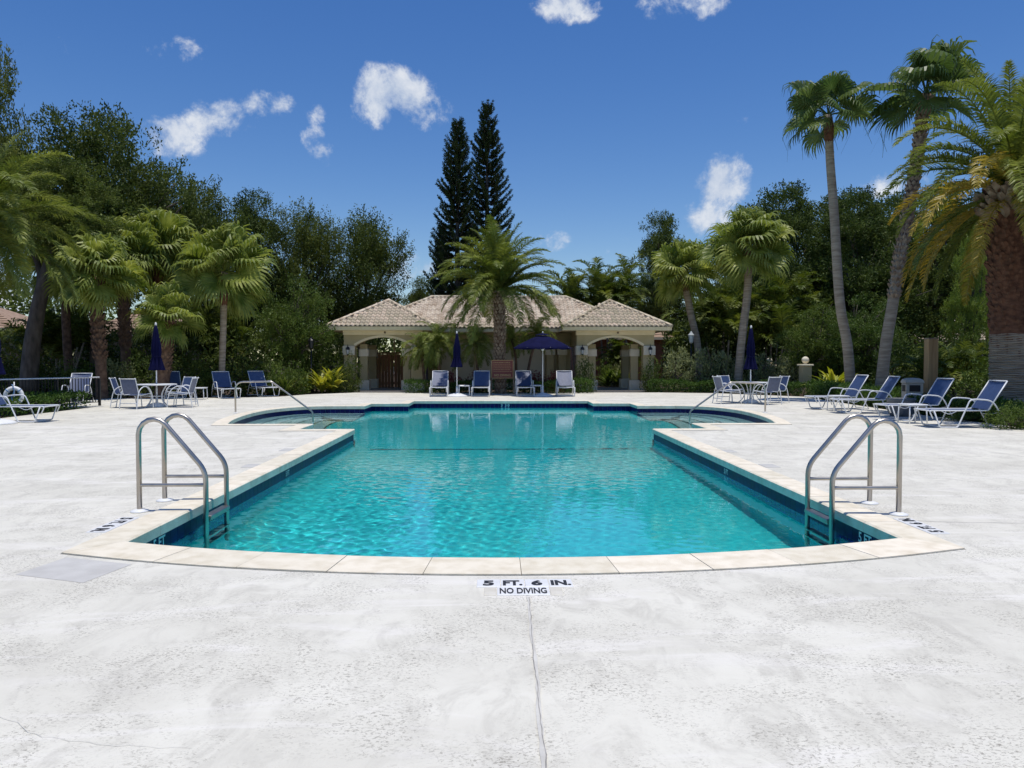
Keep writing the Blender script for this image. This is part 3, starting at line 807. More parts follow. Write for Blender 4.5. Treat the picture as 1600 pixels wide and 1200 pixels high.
for pi, c in enumerate(tile_planes):
    u = (c[1] - c[0]).normalized(); n = (c[1] - c[0]).cross(c[2] - c[1]).normalized()
    if n.z < 0: n = -n
    v = n.cross(u)
    poly2 = [((p - c[0]).dot(u), (p - c[0]).dot(v)) for p in c]
    umax = max(p[0] for p in poly2); vmax = max(p[1] for p in poly2)
    front = pi in (0, 3, 6)
    for r_ in range(int(vmax / .31) + 1):
        for k in range(int(umax / .213) + 2):
            uu, vv = (k + .5) * .213, r_ * .31 + .02
            if not in_poly((uu, vv + .08), poly2): continue
            p = c[0] + u * uu + v * vv + n * .01
            if wing_clip(p + v * .12, pi): continue
            Mx = Matrix((u, v, n)).transposed()
            if front: cand.append((pi != 6, -r_, p, Mx))
            else: restV.append((np.array(Mx) @ tv.T).T + np.array(p)); restF.append(tf + nb_); nb_ += len(tv)
cand.sort(key=lambda t: (t[0], t[1]), reverse=True)
for i, (_, _, p, Mx) in enumerate(cand):
    if i < 300:
        j = Mx @ Euler((random.uniform(-.012, .012), random.uniform(-.02, .02), random.uniform(-.02, .02))).to_matrix()
        o = inst('roof_tile', tile_mesh, club, p, j.to_euler())
    else: restV.append((np.array(Mx) @ tv.T).T + np.array(p)); restF.append(tf + nb_); nb_ += len(tv)
o = inst('roof_tile_field', np_mesh('roof_tile_field', np.concatenate(restV), np.concatenate(restF), M['rooftile'], True), club); o['kind'] = 'stuff'
# ridge and hip caps
def caps(a, b):
    a, b = Vector(a), Vector(b); n = max(1, int((b - a).length / .36)); mb = MB()
    for i in range(n):
        p = a.lerp(b, i / n); q_ = a.lerp(b, (i + 1.08) / n); mb.tube([p + Vector((0, 0, .025)), q_ + Vector((0, 0, .045))], [.095, .075], 8)
    mb.build('ridge_cap', M['rooftile'], club)
for cx in (-WX, WX):
    for s in (-1, 1): caps((cx + s * wh, EY0, EZ), (cx, EY0 + wh, wing_ap))
    caps((cx, EY0 + wh, wing_ap), (cx, 3.6, wing_ap))
caps((-rl, RY, RZ), (rl, RY, RZ))
for s in (-1, 1): caps((s * 6.0, ey + 1.1, EZ + .56), (s * rl, RY, RZ))
# gate in the left porch
gate = thing('wooden_gate', 'cedar board double gate inside the left arched porch', 'gate', (XC - WX, YF + 3.9, 0))
for k in range(12):
    x = -.92 + k * .163 + (.02 if k > 5 else 0)
    MB().bbox((x, 0, .88), (.150, .04, 1.72), .006).build('board', M['wood'], gate)
for z in (.25, 1.55): MB().box((0, .045, z), (1.95, .05, .12)).build('rail', M['wood'], gate)
MB().box((-.02, -.06, .95), (.03, .06, .30)).build('handle', M['glass'], gate)
MB().box((0, .02, 1.80), (2.0, .08, .08)).build('top_rail', M['wood'], gate)
MB().box((.0, .02, 2.25), (.08, .06, .85)).build('mullion', M['wall'], gate)
# small white notice board hanging behind the gate
nb = thing('notice_frame', 'small white framed notice hanging above the wooden gate', 'notice', (XC - WX + .62, YF + 3.82, 1.95))
mb = MB()
for x in (-.11, .11): mb.box((x, 0, .12), (.05, .03, .30))
for z in (-.03, .16): mb.box((0, 0, z), (.17, .03, .05))
mb.tube([(-.09, 0, .27), (0, 0, .40), (.09, 0, .27)], .008, 6); mb.build('frame', M['plastic'], nb)
# porch lanterns
def lantern(x, label):
    t = thing('wall_lantern', label, 'lantern', (x, YF - .24, 1.60), 0, 'black iron porch lanterns')
    MB().tube([(0, .11, .16), (0, .02, .12), (0, -.03, .18)], .014, 6).build('bracket', M['black'], t)
    MB().lathe([(.0, .02), (.035, .07), (.05, .10), (.085, .33), (.11, .335), (.07, .42), (.02, .47), (.015, .54), (.0, .58)], 6, (0, -.05, 0), False).build('cage', M['black'], t)
    MB().lathe([(.053, .12), (.083, .31)], 6, (0, -.052, 0), False, lambda a, z: 1.02).build('pane', M['glass'], t)
for x, lb in ((-WX - 1.585, 'black iron lantern at the outer pier of the left porch'), (-WX + 1.585, 'black iron lantern at the inner pier of the left porch'),
              (WX - 1.585, 'black iron lantern at the inner pier of the right porch'), (WX + 1.585, 'black iron lantern at the outer pier of the right porch')): lantern(XC + x, lb)

# ------------------------------------------------------------------ neighbouring houses
def house(name, label, loc, w, d, hz, rise, roofm, wallm, rz=0.0, wins=()):
    t = thing(name, label, 'house', loc, rz)
    MB().box((0, d / 2, hz / 2), (w - .9, d - .9, hz)).build('wall', wallm, t)
    rw = max(w / 2 - d / 2, .3); mb = MB()
    a = [(-w / 2, 0, hz), (w / 2, 0, hz), (w / 2, d, hz), (-w / 2, d, hz), (-rw, d / 2, hz + rise), (rw, d / 2, hz + rise)]
    mb.add(a, [(0, 1, 5, 4), (1, 2, 5), (2, 3, 4, 5), (3, 0, 4)]); roof = mb.build('roof', roofm, t)
    rows = int(math.hypot(d / 2, rise) / .38)
    for i in range(1, rows):
        f = i / rows; z = hz + rise * f; yy = d / 2 * f; xx = w / 2 + (rw - w / 2) * f
        MB().tube([(-xx, yy, z + .01), (xx, yy, z + .01)], .035, 5).build('tile_course', roofm, roof)
    MB().box((0, .02, hz - .09), (w - .05, .06, .18)).build('fascia', M['trim'], t)
    MB().box((0, d / 2, hz - .02), (w - .1, d - .1, .03)).build('soffit', M['trim'], t)
    for (x, z, ww, hh) in wins:
        f = MB().box((x, .42, z), (ww + .14, .10, hh + .14)).build('window', M['trim'], t)
        MB().box((x, .36, z), (ww, .02, hh)).build('pane', M['window'], f)
p = at(-28, 512, 46)
house('neighbour_house', 'low house with pale brown tiled roof beyond the left planting', (p.x - 1.5, 44.5, 0), 8.5, 9, 3.3, 1.75, M['roofbrown'], M['stuccodark'], R(8), ((2.6, 1.75, .9, 1.1), (-1.4, 1.75, 1.4, 1.1)))
p = at(195, 512, 50)
house('neighbour_house', 'house with dull red-brown roof half hidden behind the left fan palms', (p.x, 50, 0), 7.5, 8, 3.1, 2.0, M['roofbrown'], M['stuccodark'], R(-4), ((0.4, 1.7, 1.0, 1.1),))
p = at(1030, 512, 50)
house('neighbour_house', 'terracotta house just behind the right end of the clubhouse', (p.x - 1.6, 52, 0), 6.4, 8, 3.0, 2.1, M['roofbrown'], M['terracotta'], R(6))
p = at(1520, 512, 58)
house('neighbour_house', 'distant house with pale pink roof seen under the right trees', (p.x, 58, 0), 8.0, 8, 3.0, 1.9, M['rooftile'], M['stuccodark'], R(-6))

# ------------------------------------------------------------------ furniture
def sling(pts, hw, sag, nu=6):
    # fabric stretched between two side rails: pts along the length (x, z); sags in the middle
    vs = []; n = len(pts)
    for i, (x, z) in enumerate(pts):
        d = Vector((pts[min(i + 1, n - 1)][0] - pts[max(i - 1, 0)][0], 0, pts[min(i + 1, n - 1)][1] - pts[max(i - 1, 0)][1])).normalized()
        nr = Vector((-d.z, 0, d.x))
        for k in range(nu + 1):
            t = k / nu * 2 - 1; o = -sag * (1 - t * t); vs.append(Vector((x, t * hw, z)) + nr * o)
    b = len(vs); vs2 = [v + Vector((0, 0, -.006)) for v in vs]; fs = []
    for i in range(n - 1):
        for k in range(nu):
            q_ = i * (nu + 1) + k; fs += [(q_, q_ + nu + 1, q_ + nu + 2, q_ + 1), (b + q_, b + q_ + 1, b + q_ + nu + 2, b + q_ + nu + 1)]
    return MB().add(vs + vs2, fs, True)
def make_lounger(back_deg=58):
    t = thing('sun_lounger', 'x', 'lounger')
    hy = .315; bl = .74; ca, sa = math.cos(R(back_deg)), math.sin(R(back_deg))
    hx, hz = .10, .37
    top = (hx + bl * ca, hz + bl * sa)
    sling([(-1.12, .375), (-.95, .375), (-.7, .372), (-.4, .37), (-.15, .37), (hx - .02, .372)], hy - .012, .022).build('seat_sling', M['sling'], t)
    sling([(hx + .02 + f * (bl - .02) * ca, hz + .03 + f * (bl - .03) * sa) for f in (0, .2, .4, .6, .8, 1)], hy - .012, .02).build('back_sling', M['sling'], t)
    for s in (-1, 1):
        y = s * hy
        MB().tube(bend_pts([(-1.06, y, .20), (-1.14, y, .375), (-.6, y, .37), (hx, y, .375), (hx + .05, y, .42)], .06, 4), .0145, 8).build('side_rail', M['white'], t)
        MB().tube([(hx, y, hz), (top[0], y, top[1])], .0145, 8).build('back_rail', M['white'], t)
        yo = s * (hy + .03)
        MB().tube(bend_pts([(-1.05, yo, .36), (-.93, yo, .018), (-.55, yo, .016), (-.30, yo, .60), (-.18, yo, .615), (.18, yo, .59), (.50, yo, .016)], [.05, .05, .07, .06, .16], 5), .0155, 8).build('leg', M['white'], t)
        MB().tube(curve_pts([(-.88, y, .36), (-.72, y, .30), (-.56, y, .36)], 5), .009, 6).build('sling_support', M['white'], t)
    for (x, z) in ((-1.14, .37), (top[0], top[1]), (.50, .03), (-.93, .03)):
        w = hy + (.03 if z < .1 else 0); MB().tube([(x, -w, z), (x, w, z)], .0145, 8).build('crossbar', M['white'], t)
    MB().tube(curve_pts([(.36, -hy, .34), (.24, -.15, .29), (.24, .15, .29), (.36, hy, .34)], 5), .010, 6).build('back_brace', M['white'], t)
    return t
lounge = make_lounger(58); lounge_u = make_lounger(57)
def put(proto, first, loc, rz, label, group):
    o = proto if first else copy_tree(proto)
    return place(o, loc, rz, label, group)
# right row: head to +X
RROW = 'loungers along the right planting bed'
def gxy(px, py): p = gp(px, py); return (p.x, p.y, 0)
for i, (x, y, rz, lb) in enumerate(((10.35, 22.5, 4, 'blue sling lounger by the right bed, farthest of four'), (10.36, 20.75, -3, 'blue sling lounger by the right bed, second farthest, in front of the leaning palm trunk'),
                            (10.38, 18.35, 3, 'blue sling lounger by the right bed in front of the grey planter'), (10.36, 16.42, -2, 'blue sling lounger by the right bed, nearest to the camera'))):
    put(lounge, i == 0, (x, y, 0), R(rz), lb, RROW)
# poolside row facing the camera
CROW = 'loungers facing the pool before the clubhouse'
cx_ = lambda px, Y: (px - 775) * Y / FPX
for i, (px, rz, lb) in enumerate(((687, 91, 'lounger facing the pool, leftmost beside the closed umbrella'), (752, 89, 'lounger facing the pool just left of the red sign'),
                          (819, 92, 'shaded lounger facing the pool just right of the red sign'), (883, 88, 'lounger facing the pool, rightmost under the open umbrella edge'))):
    put(lounge_u, i == 0, (cx_(px, 31.2), 31.3, 0), R(rz), lb, CROW)
# left side
LROW = 'loungers on the left side of the deck'
for (px, py, rz, lb) in ((350, 621, 124, 'lounger left of the left handrail, beside the white side table'), (407, 618.5, 130, 'lounger right beside the left handrail top, by the shrubs'), (270, 620.5, 120, 'lounger behind the left dining table')):
    put(lounge_u, False, gxy(px, py), R(rz), lb, LROW)
put(lounge, False, (-11.55, 18.25, 0), R(180), 'lounger cut by the left picture edge beside the closed umbrella', LROW)
put(lounge_u, False, (-13.95, 25.9, 0), R(100), 'lounger in shade behind the white topped railing', LROW)

def make_side_table():
    t = thing('side_table', 'x', 'side table')
    MB().bbox((0, 0, .43), (.46, .46, .022), .01).build('table_top', M['white'], t)
    MB().box((0, 0, .405), (.40, .40, .02)).build('apron', M['white'], t)
    for sx in (-1, 1):
        for sy in (-1, 1): MB().tube([(sx * .20, sy * .20, .41), (sx * .215, sy * .215, 0)], .015, 8).build('leg', M['white'], t)
    for sx in (-1, 1): MB().tube([(sx * .212, -.212, .06), (sx * .212, .212, .06)], .010, 6).build('stretcher', M['white'], t)
    return t
st = make_side_table()
for i, (loc, lb) in enumerate((((9.72, 21.65, 0), 'white side table between the two farthest right loungers'), ((9.55, 17.42, 0), 'white side table between the two nearest right loungers'),
                       ((cx_(725, 30.6), 30.7, 0), 'white side table next to the closed umbrella before the clubhouse'), ((cx_(838, 30.6), 30.9, 0), 'white side table beside the open umbrella pole'),
                       (gxy(312, 624), 'white side table on the left deck between lounger and dining set'))):
    o = st if i == 0 else copy_tree(st)
    place(o, loc, R(random.uniform(-6, 6)), lb, 'small white side tables')

def make_chair():
    t = thing('dining_chair', 'x', 'chair'); hy = .26
    sling([(-.26, .425), (-.1, .405), (.1, .41), (.25, .44), (.29, .425)], hy - .01, .018).build('seat_sling', M['sling'], t)
    sling([(-.26, .44), (-.30, .56), (-.345, .70), (-.395, .88)], hy - .01, .016).build('back_sling', M['sling'], t)
    for s in (-1, 1):
        y = s * hy
        MB().tube(curve_pts([(.30, y, .425), (.22, y, .44), (-.1, y, .41), (-.25, y, .43), (-.30, y, .56), (-.40, y, .885), (-.425, y, .89)], 4), .0135, 8).build('side_rail', M['white'], t)
        yo = s * (hy + .028)
        MB().tube(curve_pts([(.34, yo, 0), (.315, yo, .28), (.24, yo, .50), (.10, yo, .625), (-.06, yo, .655), (-.20, yo, .60), (-.30, yo, .48), (-.355, yo, .25), (-.40, yo, 0)], 4), .0145, 8).build('leg', M['white'], t)
    for (x, z) in ((.30, .42), (-.425, .89), (.28, .36), (-.37, .17)): MB().tube([(x, -hy - .02, z), (x, hy + .02, z)], .012, 8).build('crossbar', M['white'], t)
    return t
chair = make_chair()
def make_table():
    t = thing('dining_table', 'x', 'table')
    MB().lathe([(.02, .672), (.56, .672), (.585, .685), (.585, .70), (.565, .708), (.03, .708)], 32).build('table_top', M['white'], t)
    for k in range(4):
        a = R(45 + 90 * k); c, s = math.cos(a), math.sin(a)
        MB().tube(curve_pts([(c * .40, s * .40, .67), (c * .26, s * .26, .50), (c * .20, s * .20, .33), (c * .28, s * .28, .14), (c * .44, s * .44, 0)], 4), .0155, 8).build('leg', M['white'], t)
    MB().tube([(.21 * math.cos(a), .21 * math.sin(a), .33) for a in [2 * math.pi * k / 20 for k in range(20)]], .010, 6, closed=True).build('ring', M['white'], t)
    return t
table = make_table()
def umbrella_closed(loc, z0, z1, label, base=True, group='closed navy umbrellas'):
    t = thing('closed_umbrella', label, 'umbrella', loc, R(random.uniform(0, 90)), group)
    MB().tube([(0, 0, .04), (0, 0, z1)], .019, 10).build('pole', M['white'], t)
    H = z1 - z0; ph = random.uniform(0, 6)
    def wob(a, z):
        f = (z1 - z) / H
        return 1 + .26 * min(1, f * 2.2) * math.sin(8 * a + ph) + .08 * math.sin(3 * a + ph * 2 + z * 2)
    prof = [(.03, z1 - .03), (.055, z1 - .12), (.085, z1 - .28 * H), (.115, z1 - .45 * H), (.12, z1 - .60 * H), (.105, z1 - .70 * H), (.13, z1 - .78 * H), (.165, z1 - .90 * H), (.195, z0 + .03), (.20, z0)]
    MB().lathe(list(reversed(prof)), 48, (0, 0, 0), True, wob).build('canopy', M['canopy'], t)
    MB().tube([(.125 * math.cos(a), .125 * math.sin(a), z1 - .70 * H) for a in [2 * math.pi * k / 20 for k in range(20)]], .014, 6, closed=True).build('strap', M['canopy'], t)
    MB().lathe([(.02, z1 - .04), (.035, z1 - .02), (.03, z1 + .03), (.012, z1 + .06), (.0, z1 + .065)], 10).build('finial', M['plastic'], t)
    MB().lathe([(.0, .16), (.035, .16), (.035, .40)] if base else [(.026, .35), (.026, .60)], 10).build('sleeve', M['white'], t)
    MB().lathe([(.44, 0), (.44, .03), (.38, .06), (.20, .105), (.06, .14), (.035, .16), (.0, .16)] if base else [(.27, 0), (.27, .05), (.20, .10), (.04, .14), (.03, .35), (.0, .35)], 24).build('base', M['plastic'], t)
    return t
umbrella_closed((cx_(714, 30.5), 30.5, 0), 1.16, 2.52, 'closed navy umbrella beside the leftmost poolside lounger')
umbrella_closed((-11.30, 17.55, 0), 1.12, 2.55, 'closed navy umbrella cut by the left picture edge')
def umbrella_open(loc, label):
    t = thing('open_umbrella', label, 'umbrella', loc, R(11))
    MB().tube([(0, 0, .04), (0, 0, 2.47)], .019, 10).build('pole', M['white'], t)
    n = 8; mb = MB(); rows = 9; vs = []; Rr = 1.17
    for i in range(rows):
        f = .16 + (1 - .16) * i / (rows - 1)
        for k in range(n * 6):
            a = 2 * math.pi * k / (n * 6); w = abs(math.sin(n * a / 2))
            rr = f * Rr * (1 - .065 * w * f); z = 2.44 - .50 * (f ** 1.35) - .035 * w * f * math.sin(math.pi * f)
            vs.append((rr * math.cos(a), rr * math.sin(a), z))
    m_ = n * 6; fs = [(i * m_ + k, (i + 1) * m_ + k, (i + 1) * m_ + (k + 1) % m_, i * m_ + (k + 1) % m_) for i in range(rows - 1) for k in range(m_)]
    b = len(vs)
    for k in range(m_):
        x, y, z = vs[(rows - 1) * m_ + k]; sc_ = abs(math.sin(n * math.pi * k / m_)); vs.append((x * 1.005, y * 1.005, z - .04 - .035 * sc_))
    fs += [((rows - 1) * m_ + k, b + k, b + (k + 1) % m_, (rows - 1) * m_ + (k + 1) % m_) for k in range(m_)]
    mb.add(vs, fs, True); cn = mb.build('canopy', M['canopy'], t)
    mb = MB(); vs = [(0, 0, 2.52)]
    for k in range(48):
        a = 2 * math.pi * k / 48; w = abs(math.sin(4 * a)); vs.append((.30 * (1 - .05 * w) * math.cos(a), .30 * (1 - .05 * w) * math.sin(a), 2.435 - .012 * w))
    mb.add(vs, [(0, 1 + k, 1 + (k + 1) % 48) for k in range(48)], True); mb.build('vent_cap', M['canopy'], cn)
    for k in range(n):
        a = 2 * math.pi * k / n; c, s = math.cos(a), math.sin(a)
        MB().tube([(c * .03, s * .03, 2.42), (c * .6, s * .6, 2.215), (c * Rr, s * Rr, 1.925)], .011, 6).build('rib', M['white'], t)
        MB().tube([(c * .03, s * .03, 1.86), (c * .55, s * .55, 2.22)], .009, 6).build('strut', M['white'], t)
    MB().lathe([(.05, 1.82), (.05, 1.90)], 10).build('hub', M['white'], t)
    MB().lathe([(.02, 2.50), (.03, 2.53), (.015, 2.58), (0, 2.585)], 10).build('finial', M['plastic'], t)
    MB().lathe([(.44, 0), (.44, .03), (.38, .06), (.20, .105), (.06, .14), (.035, .16), (.035, .42), (.0, .42)], 24).build('base', M['plastic'], t)
umbrella_open((cx_(848, 30.6), 30.6, 0), 'open navy umbrella shading the right poolside loungers')
def dining(cx, cy, chairs, side, first):
    t = table if first else copy_tree(table)
    place(t, (cx, cy, 0), R(20 if side == 'left' else 5), 'round white dining table on the %s side of the deck' % side, 'round dining tables')
    umbrella_closed((cx, cy, 0), 1.13, 2.54, 'closed navy umbrella standing through the %s dining table' % side, base=False)
    for i, (a, r_, tw, lb) in enumerate(chairs):
        o = chair if (first and i == 0) else copy_tree(chair)
        an = R(a); place(o, (cx + r_ * math.cos(an), cy + r_ * math.sin(an), 0), an + math.pi + R(tw), lb, 'sling chairs at the %s dining table' % side)
dining(-10.45, 23.9, [(200, .82, -10, 'sling chair at the left dining table, farthest to the left'), (252, .80, 5, 'sling chair at the left dining table with its back to the camera'),
                      (352, .82, 12, 'sling chair at the left dining table on its right side'), (60, .80, 0, 'sling chair at the left dining table on the far side')], 'left', True)
dining(8.53, 25.6, [(192, .84, 0, 'sling chair at the right dining table, facing right on its left'), (122, .82, -5, 'sling chair at the right dining table on the far side'),
                    (288, .82, 6, 'sling chair at the right dining table with its back to the camera'), (8, .84, 6, 'sling chair at the right dining table, facing left on its right')], 'right', False)

# sign
sg = thing('rules_sign', 'dark red pool rules sign lettered NO DIVING in front of the centre palm', 'sign', (cx_(785, 32.2), 32.2, 0))
for s in (-1, 1): MB().bbox((s * .47, .03, .66), (.06, .06, 1.32), .008).build('post', M['boots'], sg)
MB().bbox((0, 0, 1.06), (.92, .05, .78), .012).build('board', M['signred'], sg)
mb = MB()
for s in (-1, 1): mb.box((s * .445, -.029, 1.06), (.022, .012, .74))
for z in (.69, 1.43): mb.box((0, -.0285, z), (.912, .012, .022))
mb.build('border', M['gold'], sg)
inst('lettering', text_mesh('NO DIVING', .135, M['gold'], .003), sg, (0, -.027, .80), (R(90), 0, 0))
mb = MB(); rr = random.Random(3)
for i in range(6):
    x = -.38; z = 1.34 - i * .075
    while x < .32:
        w = rr.uniform(.03, .10); mb.box((x + w / 2, -.0262, z), (w, .003, .016 if i else .028)); x += w + .022
o = mb.build('small_print', M['gold'], sg); o['kind'] = 'stuff'
# pillars with ball finials
def pillar(px, Y, h, label):
    t = thing('ball_pillar', label, 'pillar', (cx_(px, Y), Y, 0), 0, 'tan pillars with ball finials')
    MB().bbox((0, 0, h / 2), (.40, .40, h), .01).build('shaft', M['wall'], t)
    MB().bbox((0, 0, h + .03), (.52, .52, .07), .015).build('cap', M['trim'], t)
    MB().lathe([(.09, h + .06), (.06, h + .09), (.07, h + .10)] + [(.15 * math.sin(a), h + .24 - .15 * math.cos(a)) for a in [.5 + k * (math.pi - .5) / 9 for k in range(10)]], 18).build('ball', M['block'], t)
pillar(1262, 32.5, 1.20, 'tan pillar with stone ball beside the right hedge')
pillar(1205, 36.0, 1.15, 'tan pillar with stone ball half hidden behind the pale shrubs')
# timber post, trash bin, grey planter on the right
p = at(1454, 600, 21.6); tp = thing('timber_post', 'tan square timber post behind the right loungers', 'post', (p.x, 21.6, 0))
MB().bbox((0, 0, 1.02), (.27, .27, 2.04), .012).build('shaft', M['postwood'], tp)
MB().bbox((0, 0, 2.055), (.275, .275, .03), .01).build('cap', M['boots'], tp)
tb = thing('trash_bin', 'beige square trash bin with dark side openings by the timber post', 'bin', (cx_(1433, 21.2), 21.2, 0), R(-12))
MB().bbox((0, 0, .40), (.44, .44, .80), .02).build('body', M['bin'], tb)
MB().lathe([(.33, .80), (.335, .84), (.30, .90), (.18, .94), (0, .95)], 4, (0, 0, 0), False).build('lid', M['bin'], tb, (0, 0, 0), (0, 0, R(45)))
for k in range(4):
    a = R(90 * k); MB().box((0, -.2215, .66), (.28, .006, .18)).build('opening', M['darkgap'], tb, (0, 0, 0), (0, 0, a))
gpn = thing('planter', 'grey round planter standing behind the third right lounger', 'planter', (cx_(1415, 19.6), 19.6, 0))
MB().lathe([(.24, 0), (.30, .10), (.335, .40), (.36, .42), (.36, .46), (.31, .46), (.30, .40), (0, .38)], 22).build('pot', M['greyplastic'], gpn)
MB().lathe([(.30, .385), (.15, .42), (0, .43)], 16).build('soil', M['mulch'], gpn)
# spa railing on the left, life ring
p0, p1 = at(-70, 597, 20.5), at(155, 589.5, 24.6)
rl_ = thing('railing', 'low dark railing with white top rail behind the left hedge', 'railing', (p1.x, p1.y, 0))
A, B = Vector((p0.x - p1.x, p0.y - p1.y, .90)), Vector((0, 0, .90))
MB().tube([A, B], .022, 8).build('top_rail', M['white'], rl_)
MB().tube([A - Vector((0, 0, .78)), B - Vector((0, 0, .78))], .014, 6).build('bottom_rail', M['black'], rl_)
nP = 44
for k in range(nP):
    q_ = A.lerp(B, (k + .5) / nP); MB().box((q_.x, q_.y, .50), (.018, .018, .76)).build('picket', M['black'], rl_)
for k in range(4):
    q_ = A.lerp(B, k / 3); MB().bbox((q_.x, q_.y, .43), (.07, .07, .86), .01).build('post', M['black'], rl_)
p = at(27, 618, 20.4); lr = thing('life_ring', 'white life ring with blue rope hanging at the left railing', 'life ring', (p.x, 20.25, p.z), R(20))
MB().tube([(0.185 * math.cos(a), 0, 0.20 * math.sin(a)) for a in [2 * math.pi * k / 36 for k in range(36)]], .052, 12, closed=True).build('ring', M['plastic'], lr)
for k in range(4):
    a0 = R(45 + 90 * k)
    MB().tube([(0.185 * math.cos(a0) + .056 * math.cos(b) * math.cos(a0), .056 * math.sin(b), 0.185 * math.sin(a0) + .056 * math.cos(b) * math.sin(a0)) for b in [2 * math.pi * j / 12 for j in range(12)]], .012, 6, closed=True).build('rope_band', M['rope'], lr)
MB().tube(curve_pts([(-.02, -.07, .30), (.03, -.085, .12), (-.03, -.08, -.05), (.02, -.08, -.22), (.0, -.07, -.33)], 4), .014, 6).build('rope', M['rope'], lr)
MB().tube([(0, .075, -p.z), (0, .075, .36)], .014, 8).build('stand_pole', M['white'], lr)
MB().tube([(0, .075, .26), (0, -.08, .28)], .012, 6).build('hook', M['white'], lr)
# slim lamp posts among the shrubs
def lamp_post(px, Y, ytop, label, m):
    zt = at(px, ytop, Y).z; t = thing('lamp_post', label, 'lamp', (cx_(px, Y), Y, 0), 0, 'garden lamp posts')
    MB().lathe([(.09, 0), (.07, .25), (.035, .35), (.03, zt - .5)], 10).build('pole', M['black'], t)
    MB().lathe([(.04, zt - .5), (.09, zt - .45), (.13, zt - .12), (.16, zt - .11), (.08, zt - .02), (.02, zt + .08)], 8, (0, 0, 0), False).build('lantern', m, t)
lamp_post(488, 34.6, 528, 'slim black lamp post among the shrubs left of the clubhouse', M['black'])
lamp_post(1081, 36.2, 520, 'slim lamp post with pale lantern right of the clubhouse', M['glass'])

# ------------------------------------------------------------------ vegetation
NR = np.random.default_rng(11)
def unit(a): return a / np.maximum(np.linalg.norm(a, axis=-1, keepdims=True), 1e-9)
def leaf_quads(P, D, L, W, rng, curl=0.15):
    # rhombic leaves folded along the midrib: base, left, tip, right
    n = len(P); D = unit(D); r = unit(rng.normal(size=(n, 3))); S = unit(np.cross(D, r)); Nn = np.cross(S, D)
    L = np.broadcast_to(np.asarray(L, float), (n,))[:, None]; W = np.broadcast_to(np.asarray(W, float), (n,))[:, None]
    mid = P + D * L * .48 + Nn * L * curl * rng.uniform(-1, 1, (n, 1))
    V = np.stack([P, mid + S * W / 2, P + D * L, mid - S * W / 2], 1).reshape(-1, 3)
    F = np.arange(4 * n).reshape(n, 4)
    return V, F
def crown_mesh(name, seed, lobes, nclump, per, leaf, m, up=0.35, spread=0.34, shell=0.30, twig=0.8, sup=0.0, K=120):
    rng = np.random.default_rng(seed); lobes = np.array(lobes, float)
    vol = lobes[:, 3] * lobes[:, 4] * lobes[:, 5]; li = rng.choice(len(lobes), nclump, p=vol ** .8 / (vol ** .8).sum())
    d = unit(rng.normal(size=(nclump, 3))); rr = rng.uniform(0, 1, (nclump, 1)) ** shell
    C = lobes[li, :3] + d * rr * lobes[li, 3:6]
    if sup:
        S_ = C[:K]; si = rng.integers(0, K, nclump); o_ = unit(rng.normal(size=(nclump, 3))) * rng.uniform(0, 1, (nclump, 1)) ** .45 * sup * rng.uniform(.6, 1.25, K)[si][:, None]
        o_[:, 2] = np.abs(o_[:, 2]) * .75 - .12 * sup; C = S_[si] + o_; d = unit(d[si] * .6 + unit(o_) * .8); li = li[si]
    out = unit(d * lobes[li, 3:6] + np.array([0, 0, up]) * lobes[li, 3:6].mean(1, keepdims=True) + rng.normal(size=(nclump, 3)) * .35)
    tl_ = twig * rng.uniform(.4, 1.25, (nclump, 1, 1)) ; t = rng.uniform(0, 1, (nclump, per, 1))
    sp_ = spread * rng.uniform(.6, 1.2, (nclump, 1, 1)) * (1.05 - .65 * t)
    P = C[:, None] + out[:, None] * t * tl_ + rng.normal(size=(nclump, per, 3)) * sp_
    D = out[:, None] * .7 + rng.normal(size=(nclump, per, 3)) * .8
    P = P.reshape(-1, 3); D = D.reshape(-1, 3)
    V, F = leaf_quads(P, D, leaf * rng.uniform(.7, 1.35, len(P)), leaf * .46 * rng.uniform(.8, 1.2, len(P)), rng)
    return np_mesh(name, V, F, m), C
def limbs_mesh(name, seed, h, r, C, nl, m, lean=(0, 0)):
    rr = random.Random(seed); mb = MB(); top = Vector((lean[0], lean[1], h))
    mb.tube(curve_pts([(0, 0, -.1), (lean[0] * .25, lean[1] * .25, h * .35), (lean[0] * .6, lean[1] * .6, h * .7), top], 4), [r * 1.25] + [r * (1.0 - .035 * k) for k in range(12)], 10)
    idx_ = rr.sample(range(len(C)), min(nl, len(C)))
    for i in idx_:
        e = Vector(C[i]); s = Vector((lean[0], lean[1], h)) * rr.uniform(.72, 1.0); md = s.lerp(e, .5) + Vector((rr.uniform(-.4, .4), rr.uniform(-.4, .4), rr.uniform(.0, .7)))
        n = 9; pts = curve_pts([s, md, e], 4); mb.tube(pts, [r * .5 * (1 - .9 * k / (len(pts) - 1)) + .012 for k in range(len(pts))], 6)
        for _ in range(2):
            k = rr.randrange(3, 7); b = pts[k]; e2 = b + ((e - s).normalized() * rr.uniform(.8, 1.8) + Vector((rr.uniform(-1, 1), rr.uniform(-1, 1), rr.uniform(-.2, .9)))) * min(1.0, h / 2.5)
            mb.tube([b, b.lerp(e2, .5) + Vector((0, 0, .12)), e2], [r * .2, r * .12, .012], 5)
    return mb.mesh(name, m)
